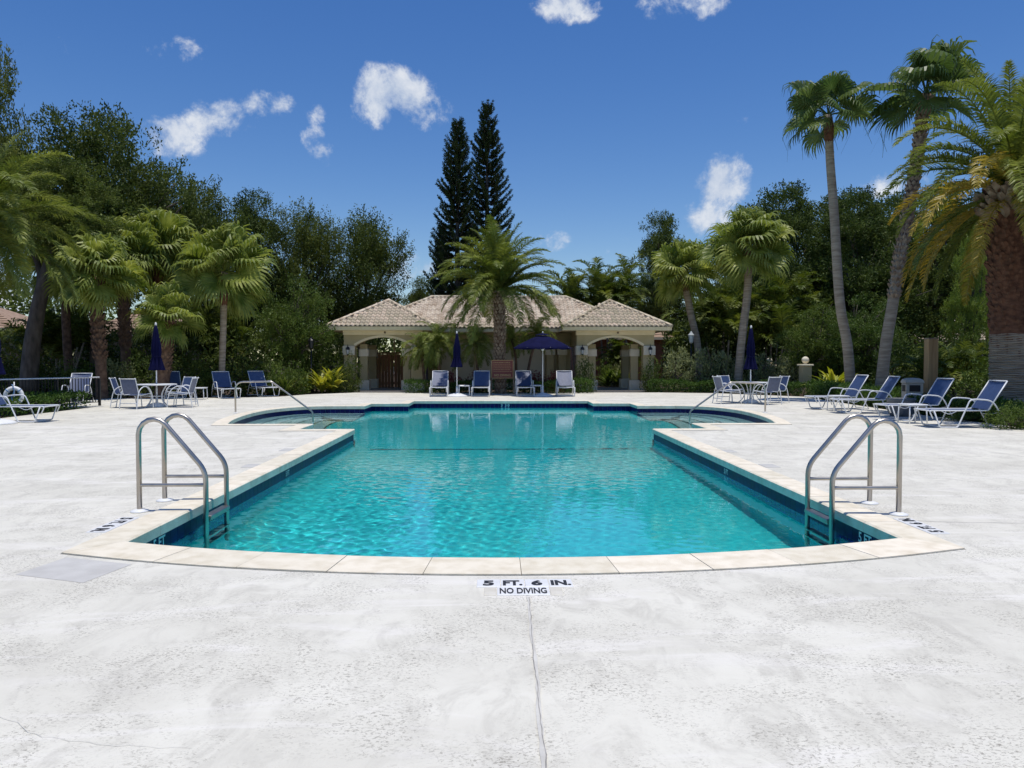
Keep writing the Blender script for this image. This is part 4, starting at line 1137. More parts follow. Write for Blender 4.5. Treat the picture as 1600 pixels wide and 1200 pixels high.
# oak prototypes are about 10 m across: lobes (x, y, z, rx, ry, rz) above ground at 0
OAKS = {}
def oak_proto(key, seed, lobes, ncl, per, leaf, h, r, m, **kw):
    c, C = crown_mesh(key + '_crown', seed, lobes, ncl, per, leaf, m, **kw)
    OAKS[key] = (c, limbs_mesh(key + '_trunk', seed, h, r, C, 16, M['bark']))
oak_proto('broad_oak', 21, [(0, 0, 7.5, 3.6, 3.6, 2.8), (-3.2, .5, 6.2, 2.5, 2.5, 1.9), (3.1, -.4, 6.0, 2.6, 2.4, 1.8), (.8, 2.6, 6.6, 2.4, 2.4, 1.9), (-.6, -2.8, 6.3, 2.6, 2.2, 2.0), (1.5, 0, 9.3, 2.0, 2.0, 1.6), (-1.8, .3, 9.0, 1.9, 1.9, 1.5)], 2300, 30, .155, 4.6, .30, M['oak'], twig=.75, spread=.20, sup=1.05, K=150)
oak_proto('dense_oak', 22, [(0, 0, 6.8, 2.7, 2.7, 3.2), (-1.6, 0, 4.6, 2.0, 2.0, 1.9), (1.7, .3, 4.8, 2.0, 2.0, 2.0), (0, -1.4, 4.4, 2.0, 1.7, 1.8), (.4, .2, 9.2, 1.7, 1.7, 1.6), (-1.2, .3, 8.2, 1.4, 1.4, 1.4), (1.4, -.3, 8.0, 1.4, 1.4, 1.5)], 1900, 28, .15, 3.2, .24, M['oakdark'], twig=.6, spread=.18, sup=.85, K=130)
oak_proto('twiggy_tree', 23, [(0, 0, 5.2, 2.6, 2.6, 2.8), (-1.6, 0, 7.0, 1.6, 1.6, 1.8), (1.5, .2, 7.2, 1.7, 1.7, 1.9), (.2, -1.2, 7.6, 1.5, 1.5, 1.9), (0, 0, 3.4, 2.7, 2.7, 1.7)], 1700, 28, .135, 2.6, .16, M['oak'], up=1.3, twig=1.1, spread=.17, sup=.7, K=120)
oak_proto('round_tree', 24, [(0, 0, 2.9, 1.9, 1.9, 1.7), (-.9, 0, 2.2, 1.2, 1.2, 1.2), (1.0, .2, 2.2, 1.2, 1.2, 1.2), (0, -.7, 1.7, 1.3, 1.1, 1.1)], 800, 26, .115, 1.6, .10, M['shrub'], twig=.4, spread=.14, sup=.5, K=90)
def tree(key, px, Y, top, hw, label, name='oak_tree', natural=(5.6, 11.3), group=None, rz=None, ysq=None):
    # px: crown centre column; top: pixel row of the crown's top; hw: crown half width in pixels
    zt = at(px, top, Y).z; sz = zt / natural[1]; sx = hw * Y / FPX / natural[0]
    t = thing(name, label, 'tree', (at(px, 562, Y).x, Y, 0), rz if rz is not None else random.uniform(0, 6.28), group, (sx, sx, sz))
    inst('crown', OAKS[key][0], t); inst('trunk', OAKS[key][1], t)
    return t
BO, DO, TT, RT = (5.6, 11.1), (3.9, 11.0), (3.6, 10.0), (2.2, 4.7)
tree('broad_oak', -55, 31, 40, 118, 'tall oak whose crown is cut by the left picture edge', natural=BO, group='broad oaks left of the pool')
tree('broad_oak', 150, 38, 165, 175, 'broad oak with the largest crown, behind the left fan palms', natural=BO, group='broad oaks left of the pool', rz=2.2)
tree('broad_oak', 262, 43, 255, 120, 'dark oak filling the gap behind the tallest left fan palm', natural=BO, group='broad oaks left of the pool')
tree('dense_oak', 385, 46, 308, 88, 'dark oak between the left fan palms and the twiggy tree', natural=DO)
tree('twiggy_tree', 472, 47, 318, 74, 'upright twiggy tree left of its bushier neighbour', 'twiggy_tree', natural=TT, group='upright twiggy trees left of the clubhouse')
tree('twiggy_tree', 562, 48, 330, 88, 'upright twiggy tree right beside the left porch roof', 'twiggy_tree', natural=TT, group='upright twiggy trees left of the clubhouse')
tree('dense_oak', 668, 56, 438, 48, 'low dark tree just behind the left porch roof', natural=DO)
tree('dense_oak', 1040, 58, 338, 62, 'round dark tree behind the smaller right fan palm', natural=DO)
tree('dense_oak', 1010, 62, 430, 60, 'low dark tree beyond the right porch roof', natural=DO)
tree('dense_oak', 1235, 46, 292, 105, 'dark oak directly left of the taller slim palm trunk', natural=DO, group='dark oaks on the right')
tree('dense_oak', 1342, 44, 300, 110, 'dark oak between the two tall slim palm trunks', natural=DO, group='dark oaks on the right')
tree('dense_oak', 1450, 45, 296, 112, 'dark oak behind the yellowed fronds of the right date palm', natural=DO, group='dark oaks on the right')
tree('broad_oak', 1545, 50, 310, 110, 'wide oak far behind the thick right date palm trunk', natural=BO, group='dark oaks on the right')
tree('dense_oak', 1290, 53, 312, 105, 'dark oak filling the gap behind the slim grey palm trunk', natural=DO, group='dark oaks on the right')
tree('dense_oak', 1398, 53, 306, 105, 'dark oak filling the gap behind the rough leaning palm trunk', natural=DO, group='dark oaks on the right')
tree('dense_oak', 1168, 52, 330, 80, 'dark oak behind the taller right fan palm', natural=DO, group='dark oaks on the right')
tree('dense_oak', 1670, 42, 250, 110, 'dark oak at the right picture edge', natural=DO, group='dark oaks on the right')
tree('round_tree', 462, 35.5, 440, 62, 'small round dense tree left of the left porch', 'garden_tree', natural=RT)
tree('round_tree', 1345, 33, 470, 66, 'dense ficus tree behind the leaning palm trunks', 'garden_tree', natural=RT)
tree('round_tree', 1275, 34.5, 478, 55, 'dense ficus tree left of the slim leaning palm trunk', 'garden_tree', natural=RT)
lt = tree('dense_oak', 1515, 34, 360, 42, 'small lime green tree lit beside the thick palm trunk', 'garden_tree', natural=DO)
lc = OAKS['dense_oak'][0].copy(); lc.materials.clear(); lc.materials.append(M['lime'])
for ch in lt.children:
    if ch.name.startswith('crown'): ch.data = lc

lo_ = thing('oak_tree', 'oak with dark leaning trunk rising behind the left railing', 'tree', (at(44, 562, 30).x, 30, 0))
b_ = at(44, 562, 30)
pl_ = [(at(x, y, 30).x - b_.x, 0, at(x, y, 30).z) for x, y in ((44, 610), (50, 540), (62, 470), (78, 410), (96, 360))]
MB().tube(curve_pts(pl_, 5), [.34 - .008 * k for k in range(21)], 10).build('trunk', M['bark'], lo_)
MB().tube(curve_pts([pl_[2], (pl_[2][0] - .2, .3, pl_[2][2] + 1.4), (pl_[2][0] - 1.2, .6, pl_[2][2] + 3.2)], 4), [.16 - .012 * k for k in range(9)], 8).build('limb', M['bark'], lo_)
inst('crown', OAKS['dense_oak'][0], lo_, (pl_[-1][0], 0, pl_[-1][2] - 2.4), (0, 0, 1.0), (.62, .62, .46))
# ---- Norfolk pines
def pine(px, Y, top, hw, label, seed):
    rr = random.Random(seed); zt = at(px, top, Y).z; Rm = hw * Y / FPX
    t = thing('norfolk_pine', label, 'pine tree', (at(px, 562, Y).x, Y, 0), rr.uniform(0, 6), 'tall pines behind the clubhouse')
    MB().tube([(0, 0, 0), (.05, 0, zt * .5), (0, 0, zt)], [.26, .16, .02], 8).build('trunk', M['bark'], t)
    P, D, Ls = [], [], []; z = zt * .16; rng = np.random.default_rng(seed); mb = MB()
    while z < zt - .25:
        f = (zt - z) / zt; dpx = (zt - z) * FPX / Y; rad_ = (5 + 23 * (dpx / 100) ** .72) * hw / 36 * Y / FPX * rr.uniform(.86, 1.08)
        nb2 = 8 if f > .10 else 6; a0 = rr.uniform(0, 6.28)
        for k in range(nb2):
            if rr.random() < .10: continue
            a = a0 + 2 * math.pi * k / nb2 + rr.uniform(-.3, .3); c, s = math.cos(a), math.sin(a); rb = rad_ * rr.uniform(.8, 1.08)
            rise = .26 * rb + .18; ns = max(6, int(rb / .055))
            for i in range(ns):
                q_ = (i + .5) / ns; x = rb * q_; zz = z + rise * (q_ ** 2.2) * 1.5 - .10 * math.sin(math.pi * q_) * rb * .3
                dirv = np.array([c, s, rise * 3.3 * q_ ** 1.2 / rb]); dirv /= np.linalg.norm(dirv)
                if q_ < .18: continue
                wv = .165 * (1.1 - .35 * q_)
                for _ in range(12):
                    sd = rng.normal(size=3); P.append(np.array([c * x, s * x, zz]) + sd * .02); D.append(dirv * 1.3 + sd * np.array([.7, .7, .6]) + np.array([0, 0, .35])); Ls.append(wv * rr.uniform(.8, 1.4))
            mb.tube([(0, 0, z), (c * rb * .5, s * rb * .5, z - .02 * rb), (c * rb * .9, s * rb * .9, z + rise)], [.03, .02, .008], 4)
        z += max(.30, .62 * (f ** .45)) * rr.uniform(.9, 1.1)
    V, F = leaf_quads(np.array(P), np.array(D), np.array(Ls), np.array(Ls) * .30, rng)
    inst('crown', np_mesh('pine_crown', V, F, M['pine']), t); mb.build('branches', M['bark'], t)
pine(716, 47, 188, 36, 'left and slightly shorter of the twin dark pines', 5)
pine(762, 48, 160, 36, 'right and tallest of the twin dark pines', 9)
pine(692, 52, 352, 26, 'small dark pine low beside the twin pines', 13)

# ---- palms
def feather(L, el, droop, nl, ll, seed, m, vee=.35, lw=.035, petiole=.12):
    # one arching feather frond in the XZ plane, gravity baked in
    rng = np.random.default_rng(seed); n = 26; a = el; p = np.array([0., 0., 0.]); pts = [p.copy()]; ds = []
    for i in range(n):
        d = np.array([math.cos(a), 0, math.sin(a)]); ds.append(d); p = p + d * L / n; pts.append(p.copy())
        a -= droop / n * (0.35 + 1.5 * i / n) * max(.15, math.cos(a) * .9 + .25)
    ds.append(ds[-1]); pts = np.array(pts); ds = np.array(ds)
    mb = MB(); mb.tube([tuple(q_) for q_ in pts[::3]] + [tuple(pts[-1])], [max(.006, .030 * L / 3 * (1 - .9 * k / 10)) for k in range(len(pts[::3]) + 1)], 4)
    bV = np.array(mb.v); bF = [f for f in mb.f if len(f) == 4]
    V, F = [], []; off = 0
    for s in (-1, 1):
        t = np.linspace(petiole, .995, nl) + rng.normal(size=nl) * .004; fi = np.clip(t, 0, 1) * n; i0 = np.minimum(fi.astype(int), n - 1); fr = (fi - i0)[:, None]
        B = pts[i0] * (1 - fr) + pts[i0 + 1] * fr; T = unit(ds[i0] * (1 - fr) + ds[i0 + 1] * fr)
        U = np.stack([-T[:, 2], np.zeros(nl), T[:, 0]], -1); S = np.zeros((nl, 3)); S[:, 1] = s
        prof = np.sin(np.pi * np.clip((t - petiole) / (1 - petiole) * .86 + .12, 0, 1)) ** .6
        Lf = (ll * prof * rng.uniform(.85, 1.12, nl))[:, None]; sw = (.45 + .55 * t)[:, None]
        D1 = unit(S * 1.0 + T * sw + U * (vee + rng.normal(size=(nl, 1)) * .22)); D2 = unit(D1 + np.array([0, 0, -.55]) + rng.normal(size=(nl, 3)) * .08)
        W = unit(np.cross(D1, U + rng.normal(size=(nl, 3)) * .35)) * lw / 2
        m1 = B + D1 * Lf * .5; tp = m1 + D2 * Lf * .5
        Vs = np.stack([B - W * .6, B + W * .6, m1 + W, m1 - W, tp + W * .12, tp - W * .12], 1).reshape(-1, 3); base_ = np.arange(nl)[:, None] * 6 + off
        F.append(np.concatenate([base_ + np.array([0, 1, 2, 3]), base_ + np.array([3, 2, 4, 5])])); V.append(Vs); off += 6 * nl
    V = np.concatenate(V + [bV]); F = np.concatenate(F + [np.array(bF) + off])
    return np_mesh('frond', V, F, m)
def fanleaf(Lp, Rb, el, seed, m, nseg=34, spread=150, droop=.55, threads=0, fold=.25):
    # palmate leaf: arching petiole, pleated blade, split and hanging tips
    rng = np.random.default_rng(seed); n = 8; a = el; p = np.array([0., 0., 0.]); pts = [p.copy()]
    for i in range(n):
        p = p + np.array([math.cos(a), 0, math.sin(a)]) * Lp / n; pts.append(p.copy()); a -= .28 / n * max(.2, math.cos(a))
    mb = MB(); mb.tube([tuple(q_) for q_ in pts], [.026 - .0015 * k for k in range(n + 1)], 4); bV = np.array(mb.v); bF = [f for f in mb.f if len(f) == 4]
    T = np.array([math.cos(a), 0, math.sin(a)]); U = np.array([-T[2], 0, T[0]]); S = np.array([0, 1., 0]); hub = pts[-1]
    # the blade plane tips downwards a little
    V, F = [], []; off = 0; g = np.array([0, 0, -1.])
    for k in range(nseg):
        th = R(-spread + 2 * spread * (k + .5) / nseg); dth = R(spread) / nseg
        Lk = Rb * (1 - .22 * abs(th) / R(150)) * rng.uniform(.9, 1.08)
        def dirn(x): return math.cos(x) * T + math.sin(x) * S + U * fold * abs(math.sin(x))
        d0, dl, dr = dirn(th), dirn(th - dth), dirn(th + dth); ple = U * (.018 if k % 2 else -.018)
        r1 = .52 * Lk; r2 = .70 * Lk; dr1 = droop * rng.uniform(.7, 1.4)
        a1, a2 = hub + dl * r1 + ple, hub + dr * r1 - ple; c2 = hub + d0 * r2 + g * dr1 * .06 * Lk
        w2 = (dr - dl) * r2 * .40
        d3 = unit(d0 + g * dr1 * 2.2); c3 = c2 + d3 * .20 * Lk; d4 = unit(d3 + g * dr1 * 4.0); c4 = c3 + d4 * (.24 * Lk)
        Vs = [hub, a1, a2, c2 - w2, c2 + w2, c3 - w2 * .55, c3 + w2 * .55, c4 - w2 * .08, c4 + w2 * .08]
        V += Vs; F += [[off, off + 1, off + 2, off], [off + 1, off + 3, off + 4, off + 2], [off + 3, off + 5, off + 6, off + 4], [off + 5, off + 7, off + 8, off + 6]]; off += 9
        if threads and rng.uniform() < threads:
            q0 = c4; q1 = q0 + np.array([rng.normal() * .1, rng.normal() * .1, -rng.uniform(.3, .8)]); w_ = np.array([.006, .006, 0])
            V += [q0 - w_, q0 + w_, q1 + w_ * .5, q1 - w_ * .5]; F.append([off, off + 1, off + 2, off + 3]); off += 4
    F2 = [f for f in F if f[0] != f[3]]; tri = [f for f in F if f[0] == f[3]]
    me = bpy.data.meshes.new('frond'); me.from_pydata([tuple(v) for v in V] + [tuple(v) for v in bV], [], [tuple(f) for f in F2] + [tuple(f[:3]) for f in tri] + [tuple(i + off for i in f) for f in bF])
    me.materials.append(m); me.update()
    return me
def variants(fn, els, per=2): return [(e, [fn(R(e), 100 * i + k) for k in range(per)]) for i, e in enumerate(els)]
FEA = variants(lambda e, s: feather(3.2, e, 1.15 + .2 * (s % 3), 104, .50, s, M['frond'], lw=.030), (82, 66, 50, 34, 18, 2, -18))
FEAR = variants(lambda e, s: feather(3.5, e, 1.25 + .2 * (s % 3), 92, .46, s + 7, M['frond'], lw=.036, vee=.5), (84, 68, 52, 36, 20, 4, -14, -34))
FEAY = variants(lambda e, s: feather(3.5, e, 1.35, 92, .42, s + 9, M['frondyellow'], lw=.032, vee=.45), (26, 10, -6, -24))
ROE = variants(lambda e, s: feather(1.25, e, 2.0, 40, .26, s + 17, M['frond'], lw=.020, vee=.2), (75, 50, 28, 8, -15))
ARE = variants(lambda e, s: feather(2.3, e, 1.75, 40, .50, s + 27, M['areca'], lw=.050, vee=.55), (84, 72, 60, 46), 3)
FAN = variants(lambda e, s: fanleaf(.90, 1.02, e, s, M['fan'], droop=.42, spread=150, fold=.38), (78, 58, 38, 18, -4, -28, -52))
FANT = variants(lambda e, s: fanleaf(.95, .95, e, s + 5, M['fantall'], droop=.55, threads=.12, fold=.4), (80, 58, 38, 18, -2, -24))
def add_fronds(t, top, vset, count, e_hi, e_lo, sc, rr, name='frond', az0=None, power=1.0, jitter=8, roll=.10):
    az = rr.uniform(0, 6.28) if az0 is None else az0
    for i in range(count):
        f = (i + .5) / count; e = e_hi + (e_lo - e_hi) * f ** power + rr.uniform(-jitter, jitter); az += 2.39996 + rr.uniform(-.25, .25)
        v = min(vset, key=lambda q_: abs(q_[0] - e)); me = rr.choice(v[1]); s = sc * rr.uniform(.86, 1.12)
        o = inst(name, me, t, top, (rr.uniform(-roll, roll), rr.uniform(-.06, .06), az), (s, s, s))
def scales(path, r, n_around, rows, mb, size, out=.5, rr=None):
    pts = [Vector(p) for p in path]; L_ = [0.0]
    for i in range(1, len(pts)): L_.append(L_[-1] + (pts[i] - pts[i - 1]).length)
    for j in range(rows):
        tt = L_[-1] * (j + .5) / rows; i = max(k for k in range(len(L_) - 1) if L_[k] <= tt) if tt > 0 else 0
        f = (tt - L_[i]) / max(L_[i + 1] - L_[i], 1e-6); c = pts[i].lerp(pts[i + 1], f); ax = (pts[i + 1] - pts[i]).normalized()
        rad_ = r(tt / L_[-1]) if callable(r) else r
        e1 = ax.cross(Vector((0, 1, 0.3))).normalized(); e2 = ax.cross(e1)
        for k in range(n_around):
            a = 2 * math.pi * (k + .5 * (j % 2)) / n_around + (rr.uniform(-.13, .13) if rr else 0); c = c + ax * (rr.uniform(-.3, .3) * size if rr else 0) * .5; d = e1 * math.cos(a) + e2 * math.sin(a); s = ax.cross(d)
            w = size * (rr.uniform(.8, 1.15) if rr else 1); b = c + d * rad_ * .96
            tip = b + d * w * out + ax * w * .55
            mb.add([b - s * w * .55 - ax * w * .05, b - ax * w * .75, b + s * w * .55 - ax * w * .05, b + ax * w * .35, tip - s * w * .26, tip + s * w * .26, tip - s * 0 + d * .0 - ax * w * .30 + d * w * .05],
                   [(0, 1, 6, 4), (1, 2, 5, 6), (4, 6, 5), (0, 4, 3), (2, 3, 5), (4, 5, 3)])
def path_px(pts, Y, base):
    out = []
    for (x, y) in pts:
        p = at(x, y, Y); out.append((p.x - base.x, 0.0, p.z))
    return out
def palm(kind, pts, Y, label, name, rr_seed, r0, r1, trunk_m, group=None, sc=1.0, counts=None, boots=None, cat='palm'):
    rr = random.Random(rr_seed); b = at(pts[0][0], pts[0][1], Y); base = Vector((b.x, Y, 0)); P = path_px(pts, Y, base); P[0] = (0, 0, -.05)
    t = thing(name, label, cat, base, 0, group); C_ = curve_pts(P, 6); n = len(C_)
    MB().tube(C_, [r0 + (r1 - r0) * k / (n - 1) + (.10 * r0 * max(0, 1 - k / 3)) for k in range(n)], 14).build('trunk', trunk_m, t)
    return t, C_, rr
# centre date palm
t, C_, rr = palm('date', [(782, 604), (781, 540), (780, 455)], 33.0, 'feathery date palm in front of the clubhouse, at the centre of the picture', 'date_palm', 1, .215, .235, M['palmbrown'])
mb = MB(); scales(C_, .235, 10, 32, mb, .12, .42, rr); mb.build('leaf_bases', M['boots'], t)
add_fronds(t, C_[-1], FEA, 74, 88, -10, .98, rr, power=1.0)
# left date palm, trunk outside the frame
t, C_, rr = palm('date', [(-30, 640), (-28, 500), (-24, 352)], 22.0, 'date palm whose green fronds reach in from the left edge', 'date_palm', 2, .27, .29, M['palmbrown'])
mb = MB(); scales(C_, .29, 11, 40, mb, .13, .42, rr); mb.build('leaf_bases', M['boots'], t)
add_fronds(t, C_[-1], FEA, 60, 84, -24, .95, rr)
# right thick date palm
t, C_, rr = palm('date', [(1588, 652), (1586, 520), (1583, 400), (1582, 292)], 19.0, 'massive date palm with yellowed lower fronds at the right edge', 'date_palm', 3, .55, .56, M['palmred'])
n = len(C_); lowp = C_[:int(n * .42)]; mb = MB(); mb.tube(lowp, [.60 - .01 * k for k in range(len(lowp))], 22); lt_ = mb.build('lower_trunk', M['palmgrey'], t); lt_['label'] = 'grey ringed lower trunk'
mb = MB()
for k in range(46):
    f = k / 46 * (len(lowp) - 1); i = int(f); c = lowp[i].lerp(lowp[min(i + 1, len(lowp) - 1)], f - i); rad_ = .605 - .01 * f
    mb.tube([c + Vector((rad_ * math.cos(a), rad_ * math.sin(a), .012 * math.sin(5 * a + k))) for a in [2 * math.pi * j / 22 for j in range(22)]], .016 + .006 * (k % 3), 4, closed=True)
mb.build('trunk_rings', M['palmgrey'], t)
up_ = C_[int(n * .42) - 1:]; mb = MB(); scales(up_, lambda f: .53 + .08 * f, 15, 26, mb, .16, .45, rr); mb.build('leaf_bases', M['palmred'], t)
mb = MB(); scales(C_[-4:], .62, 15, 7, mb, .24, .9, rr); mb.build('cut_stubs', M['boots'], t)
add_fronds(t, C_[-1], FEAR, 46, 88, 10, .96, rr)
add_fronds(t, C_[-1] - Vector((0, 0, .1)), FEAY, 22, 26, -24, .98, rr, name='yellow_frond')
add_fronds(t, C_[-1] - Vector((0, 0, .15)), FEAR, 8, -5, -30, .9, rr)
# tall slim fan palms on the right
t, C_, rr = palm('fan', [(1331, 606), (1324, 540), (1312, 470), (1303, 330), (1297, 250), (1294, 180)], 27.0, 'tall slim fan palm with smooth grey trunk, left of the rougher one', 'fan_palm', 4, .185, .135, M['palmgrey'], 'tall fan palms on the right')
MB().tube([C_[-5], C_[-3], C_[-1]], [.14, .18, .12], 12).build('crown_shaft', M['palmred'], t)
add_fronds(t, C_[-1], FANT, 17, 84, -36, 1.0, rr, roll=.6)
t, C_, rr = palm('fan', [(1374, 612), (1384, 540), (1394, 480), (1406, 400), (1426, 290), (1447, 148)], 26.0, 'tall fan palm with rough brown upper trunk leaning right', 'fan_palm', 5, .20, .16, M['palmgrey'], 'tall fan palms on the right')
up_ = C_[int(len(C_) * .45):]; mb = MB(); mb.tube(up_, .175, 12); mb.build('brown_trunk', M['palmbrown'], t)
mb = MB(); scales(up_, .17, 8, 38, mb, .15, .5, rr); mb.build('leaf_bases', M['boots'], t)
add_fronds(t, C_[-1], FANT, 22, 86, -30, 1.12, rr, roll=.6)
# lower fan palms
def fanpalm(pts, Y, label, seed, r0, r1, tm, n, sc, boots=False, lo=-56, group='fan palms left of the pool'):
    t, C_, rr = palm('fan', pts, Y, label, 'fan_palm', seed, r0, r1, tm, group)
    if boots:
        up2 = C_[len(C_) // 3:]; mb = MB(); scales(up2, r1 * 1.0, 8, max(8, int((up2[-1] - up2[0]).length / .14)), mb, .15, .5, rr); mb.build('leaf_bases', M['palmbrown'], t)
    MB().tube([C_[-4], C_[-2], C_[-1]], [r1 * 1.0, r1 * 1.35, r1 * .8], 10).build('crown_shaft', M['palmred'], t)
    add_fronds(t, C_[-1], FAN, n + 4, 86, lo, sc, rr, roll=.75, power=1.35)
fanpalm([(160, 622), (157, 560), (152, 500), (150, 432)], 29.0, 'fan palm with thick brown trunk nearest the left date palm', 31, .19, .22, M['palmbrown'], 30, 1.0, True)
fanpalm([(198, 618), (196, 540), (193, 470), (188, 402)], 33.0, 'fan palm with dark trunk behind the thick brown one', 32, .20, .22, M['palmbrown'], 30, 1.1, True)
fanpalm([(240, 616), (244, 520), (247, 395)], 35.0, 'fan palm rising highest behind the left closed umbrella', 33, .18, .18, M['palmgrey'], 32, 1.2)
fanpalm([(345, 612), (348, 540), (351, 425)], 31.0, 'fan palm with slim pale trunk by the left loungers', 34, .12, .13, M['palmgrey'], 32, 1.16)
fanpalm([(252, 612), (257, 560), (262, 500)], 29.6, 'short fan palm with stout leaning trunk behind the left closed umbrella', 35, .26, .24, M['palmbrown'], 22, .82, True, -45)
fanpalm([(110, 620), (105, 540), (100, 425)], 34.0, 'fan palm half hidden by the left date palm fronds', 38, .18, .18, M['palmbrown'], 26, .95)
RG = 'fan palms right of the clubhouse'
fanpalm([(1093, 606), (1090, 540), (1079, 490), (1068, 428)], 38.0, 'smaller fan palm with leaning pale trunk right of the clubhouse', 36, .17, .17, M['palmgrey'], 30, 1.05, False, -56, RG)
fanpalm([(1152, 606), (1158, 540), (1168, 455), (1170, 388)], 35.0, 'taller fan palm with pale trunk right of the clubhouse', 37, .19, .17, M['palmgrey'], 32, 1.2, False, -56, RG)
# pygmy date palms before the clubhouse
def roe(pts, Y, label, seed, n, sc):
    t, C_, rr = palm('roe', pts, Y, label, 'pygmy_palm', seed, .06, .065, M['palmbrown'], 'pygmy palms before the clubhouse'); add_fronds(t, C_[-1], ROE, n, 82, -30, sc, rr)
roe([(688, 612), (686, 575), (684, 538)], 34.4, 'pygmy palm with the fullest crown beside the left porch', 41, 40, 1.15)
roe([(668, 612), (662, 585), (660, 548)], 34.8, 'pygmy palm closest to the left porch arch', 42, 34, 1.05)
roe([(748, 612), (746, 575), (744, 536)], 34.5, 'pygmy palm just left of the centre date palm', 43, 36, 1.05)
roe([(819, 610), (828, 565), (839, 522)], 34.6, 'pygmy palm with thin leaning trunk behind the open umbrella', 44, 34, .95)
roe([(806, 610), (806, 560), (800, 530)], 35.0, 'pygmy palm just right of the centre date palm', 46, 28, .85)
# areca clumps
def areca(px, Y, top, label, seed, stems=7, sc=1.0, w=1.2, group='areca palm clumps'):
    rr = random.Random(seed); zt = at(px, top, Y).z; t = thing('areca_palm', label, 'palm', (at(px, 562, Y).x, Y, 0), 0, group)
    for i in range(stems):
        a = rr.uniform(0, 6.28); rd = rr.uniform(.1, w); h = max(.5, (zt - 1.9 * sc) * rr.uniform(.45, 1.0)); x, y = rd * math.cos(a), rd * math.sin(a)
        MB().tube(curve_pts([(x * .4, y * .4, 0), (x * .7, y * .7, h * .5), (x, y, h)], 3), [.06, .055, .05, .05, .045, .045, .04], 6).build('stem', M['palmgrey'], t)
        add_fronds(t, Vector((x, y, h)), ARE, 9, 88, 42, sc, rr, jitter=6)
areca(905, 46, 385, 'areca clump behind the clubhouse roof, nearest the centre palm', 51, 8, 1.15, 1.4)
areca(950, 47, 398, 'areca clump behind the clubhouse, right of another one', 52, 7, 1.1, 1.1)
areca(980, 50, 385, 'slender areca palm behind the right porch roof', 53, 3, 1.0, .6)
areca(1130, 41, 425, 'dark areca clump between the two right fan palms', 54, 9, 1.15, 1.6)
areca(1205, 41, 400, 'dark areca clump right of the taller fan palm', 55, 9, 1.25, 1.6)
areca(1240, 43, 440, 'yellowish areca clump left of the tall slim palm trunk', 56, 8, 1.1, 1.3)
areca(966, 44.6, 515, 'small areca clump seen through the right arch', 57, 6, .8, .8)
areca(1500, 27, 560, 'low feathery palm clump behind the nearest right lounger', 58, 7, .75, 1.1)
areca(1465, 29, 565, 'low feathery palm clump beside the timber post', 59, 6, .7, .9)
areca(330, 41, 455, 'dark areca clump between the left fan palms', 60, 8, 1.1, 1.4)
areca(90, 37, 470, 'dark areca clump beyond the left railing', 61, 8, 1.0, 1.4)

# ---- shrubs, hedges and bedding plants
def bush_mesh(name, seed, m, n=2600, leaf=.11, r=(1, 1, .9), twig=.25):
    return crown_mesh(name, seed, [(0, 0, r[2] * .75, r[0] * .85, r[1] * .85, r[2] * .8), (-.35, .1, r[2] * .5, .6, .6, r[2] * .55), (.4, -.1, r[2] * .5, .6, .6, r[2] * .55)], n // 18, 18, leaf, m, twig=twig, spread=.13, shell=.35)[0]
BUSH = {'dark': bush_mesh('dark_bush', 61, M['oakdark']), 'green': bush_mesh('green_bush', 62, M['shrub']), 'pale': bush_mesh('pale_bush', 63, M['olive'], 1500, .12), 'lime': bush_mesh('lime_bush', 64, M['lime'], 1800, .12), 'red': bush_mesh('red_bush', 65, M['redleaf'], 1600, .13)}
stem_me = limbs_mesh('bush_stems', 4, .3, .035, [(.3, .1, .45), (-.3, .2, .4), (.1, -.3, .5), (.0, .3, .5), (-.3, -.2, .35), (.3, -.3, .3)], 6, M['bark'])
def bush(kind, px, Y, top, hw, label, group, name='shrub', sy=1.0):
    zt = at(px, top, Y).z; s = hw * Y / FPX
    t = thing(name, label, 'shrub', (at(px, 562, Y).x, Y, -.04), random.uniform(0, 6.28), group, (s, s * sy, zt / 1.62))
    inst('foliage', BUSH[kind], t); inst('stems', stem_me, t)
LG, RGp = 'shrubs in the left planting', 'shrubs in the right planting'
for (k, px, Y, top, hw, lb) in (
    ('dark', 20, 33, 560, 46, 'dark shrub under the house eave at the left edge'), ('dark', 70, 31, 555, 44, 'dark shrub under the leaning oak trunk on the left'),
    ('green', 118, 30.5, 560, 40, 'leafy shrub just left of the thick brown fan palm trunk'), ('pale', 182, 30.6, 548, 26, 'pale leaved shrub right of the thick brown fan palm trunk'),
    ('dark', 215, 31.5, 545, 34, 'dark shrub left of the left closed umbrella'), ('dark', 292, 31.5, 548, 40, 'dark shrub right of the left closed umbrella'),
    ('green', 330, 31.8, 560, 28, 'shrub at the foot of the slim pale fan palm'), ('dark', 378, 32.5, 535, 44, 'dark shrub behind the lounger by the left handrail'),
    ('green', 420, 32.6, 548, 36, 'green shrub behind the lounger nearest the left handrail'), ('green', 455, 33.4, 562, 30, 'bushy green shrub left of the slim black lamp post'),
    ('dark', 505, 35.6, 530, 34, 'dark shrub right of the slim black lamp post'), ('green', 520, 34.8, 566, 20, 'low green shrub before the left porch'),
    ('dark', 548, 34.9, 552, 20, 'glossy dark shrub hugging the outer pier of the left porch'), ('dark', 140, 39, 505, 60, 'tall dark shrub behind the left fan palm trunks'),
    ('dark', 250, 39, 500, 60, 'tall dark shrub behind the short stout fan palm'), ('dark', 350, 40, 505, 60, 'tall dark shrub behind the slim pale fan palm')):
    bush(k, px, Y, top, hw, lb, LG)
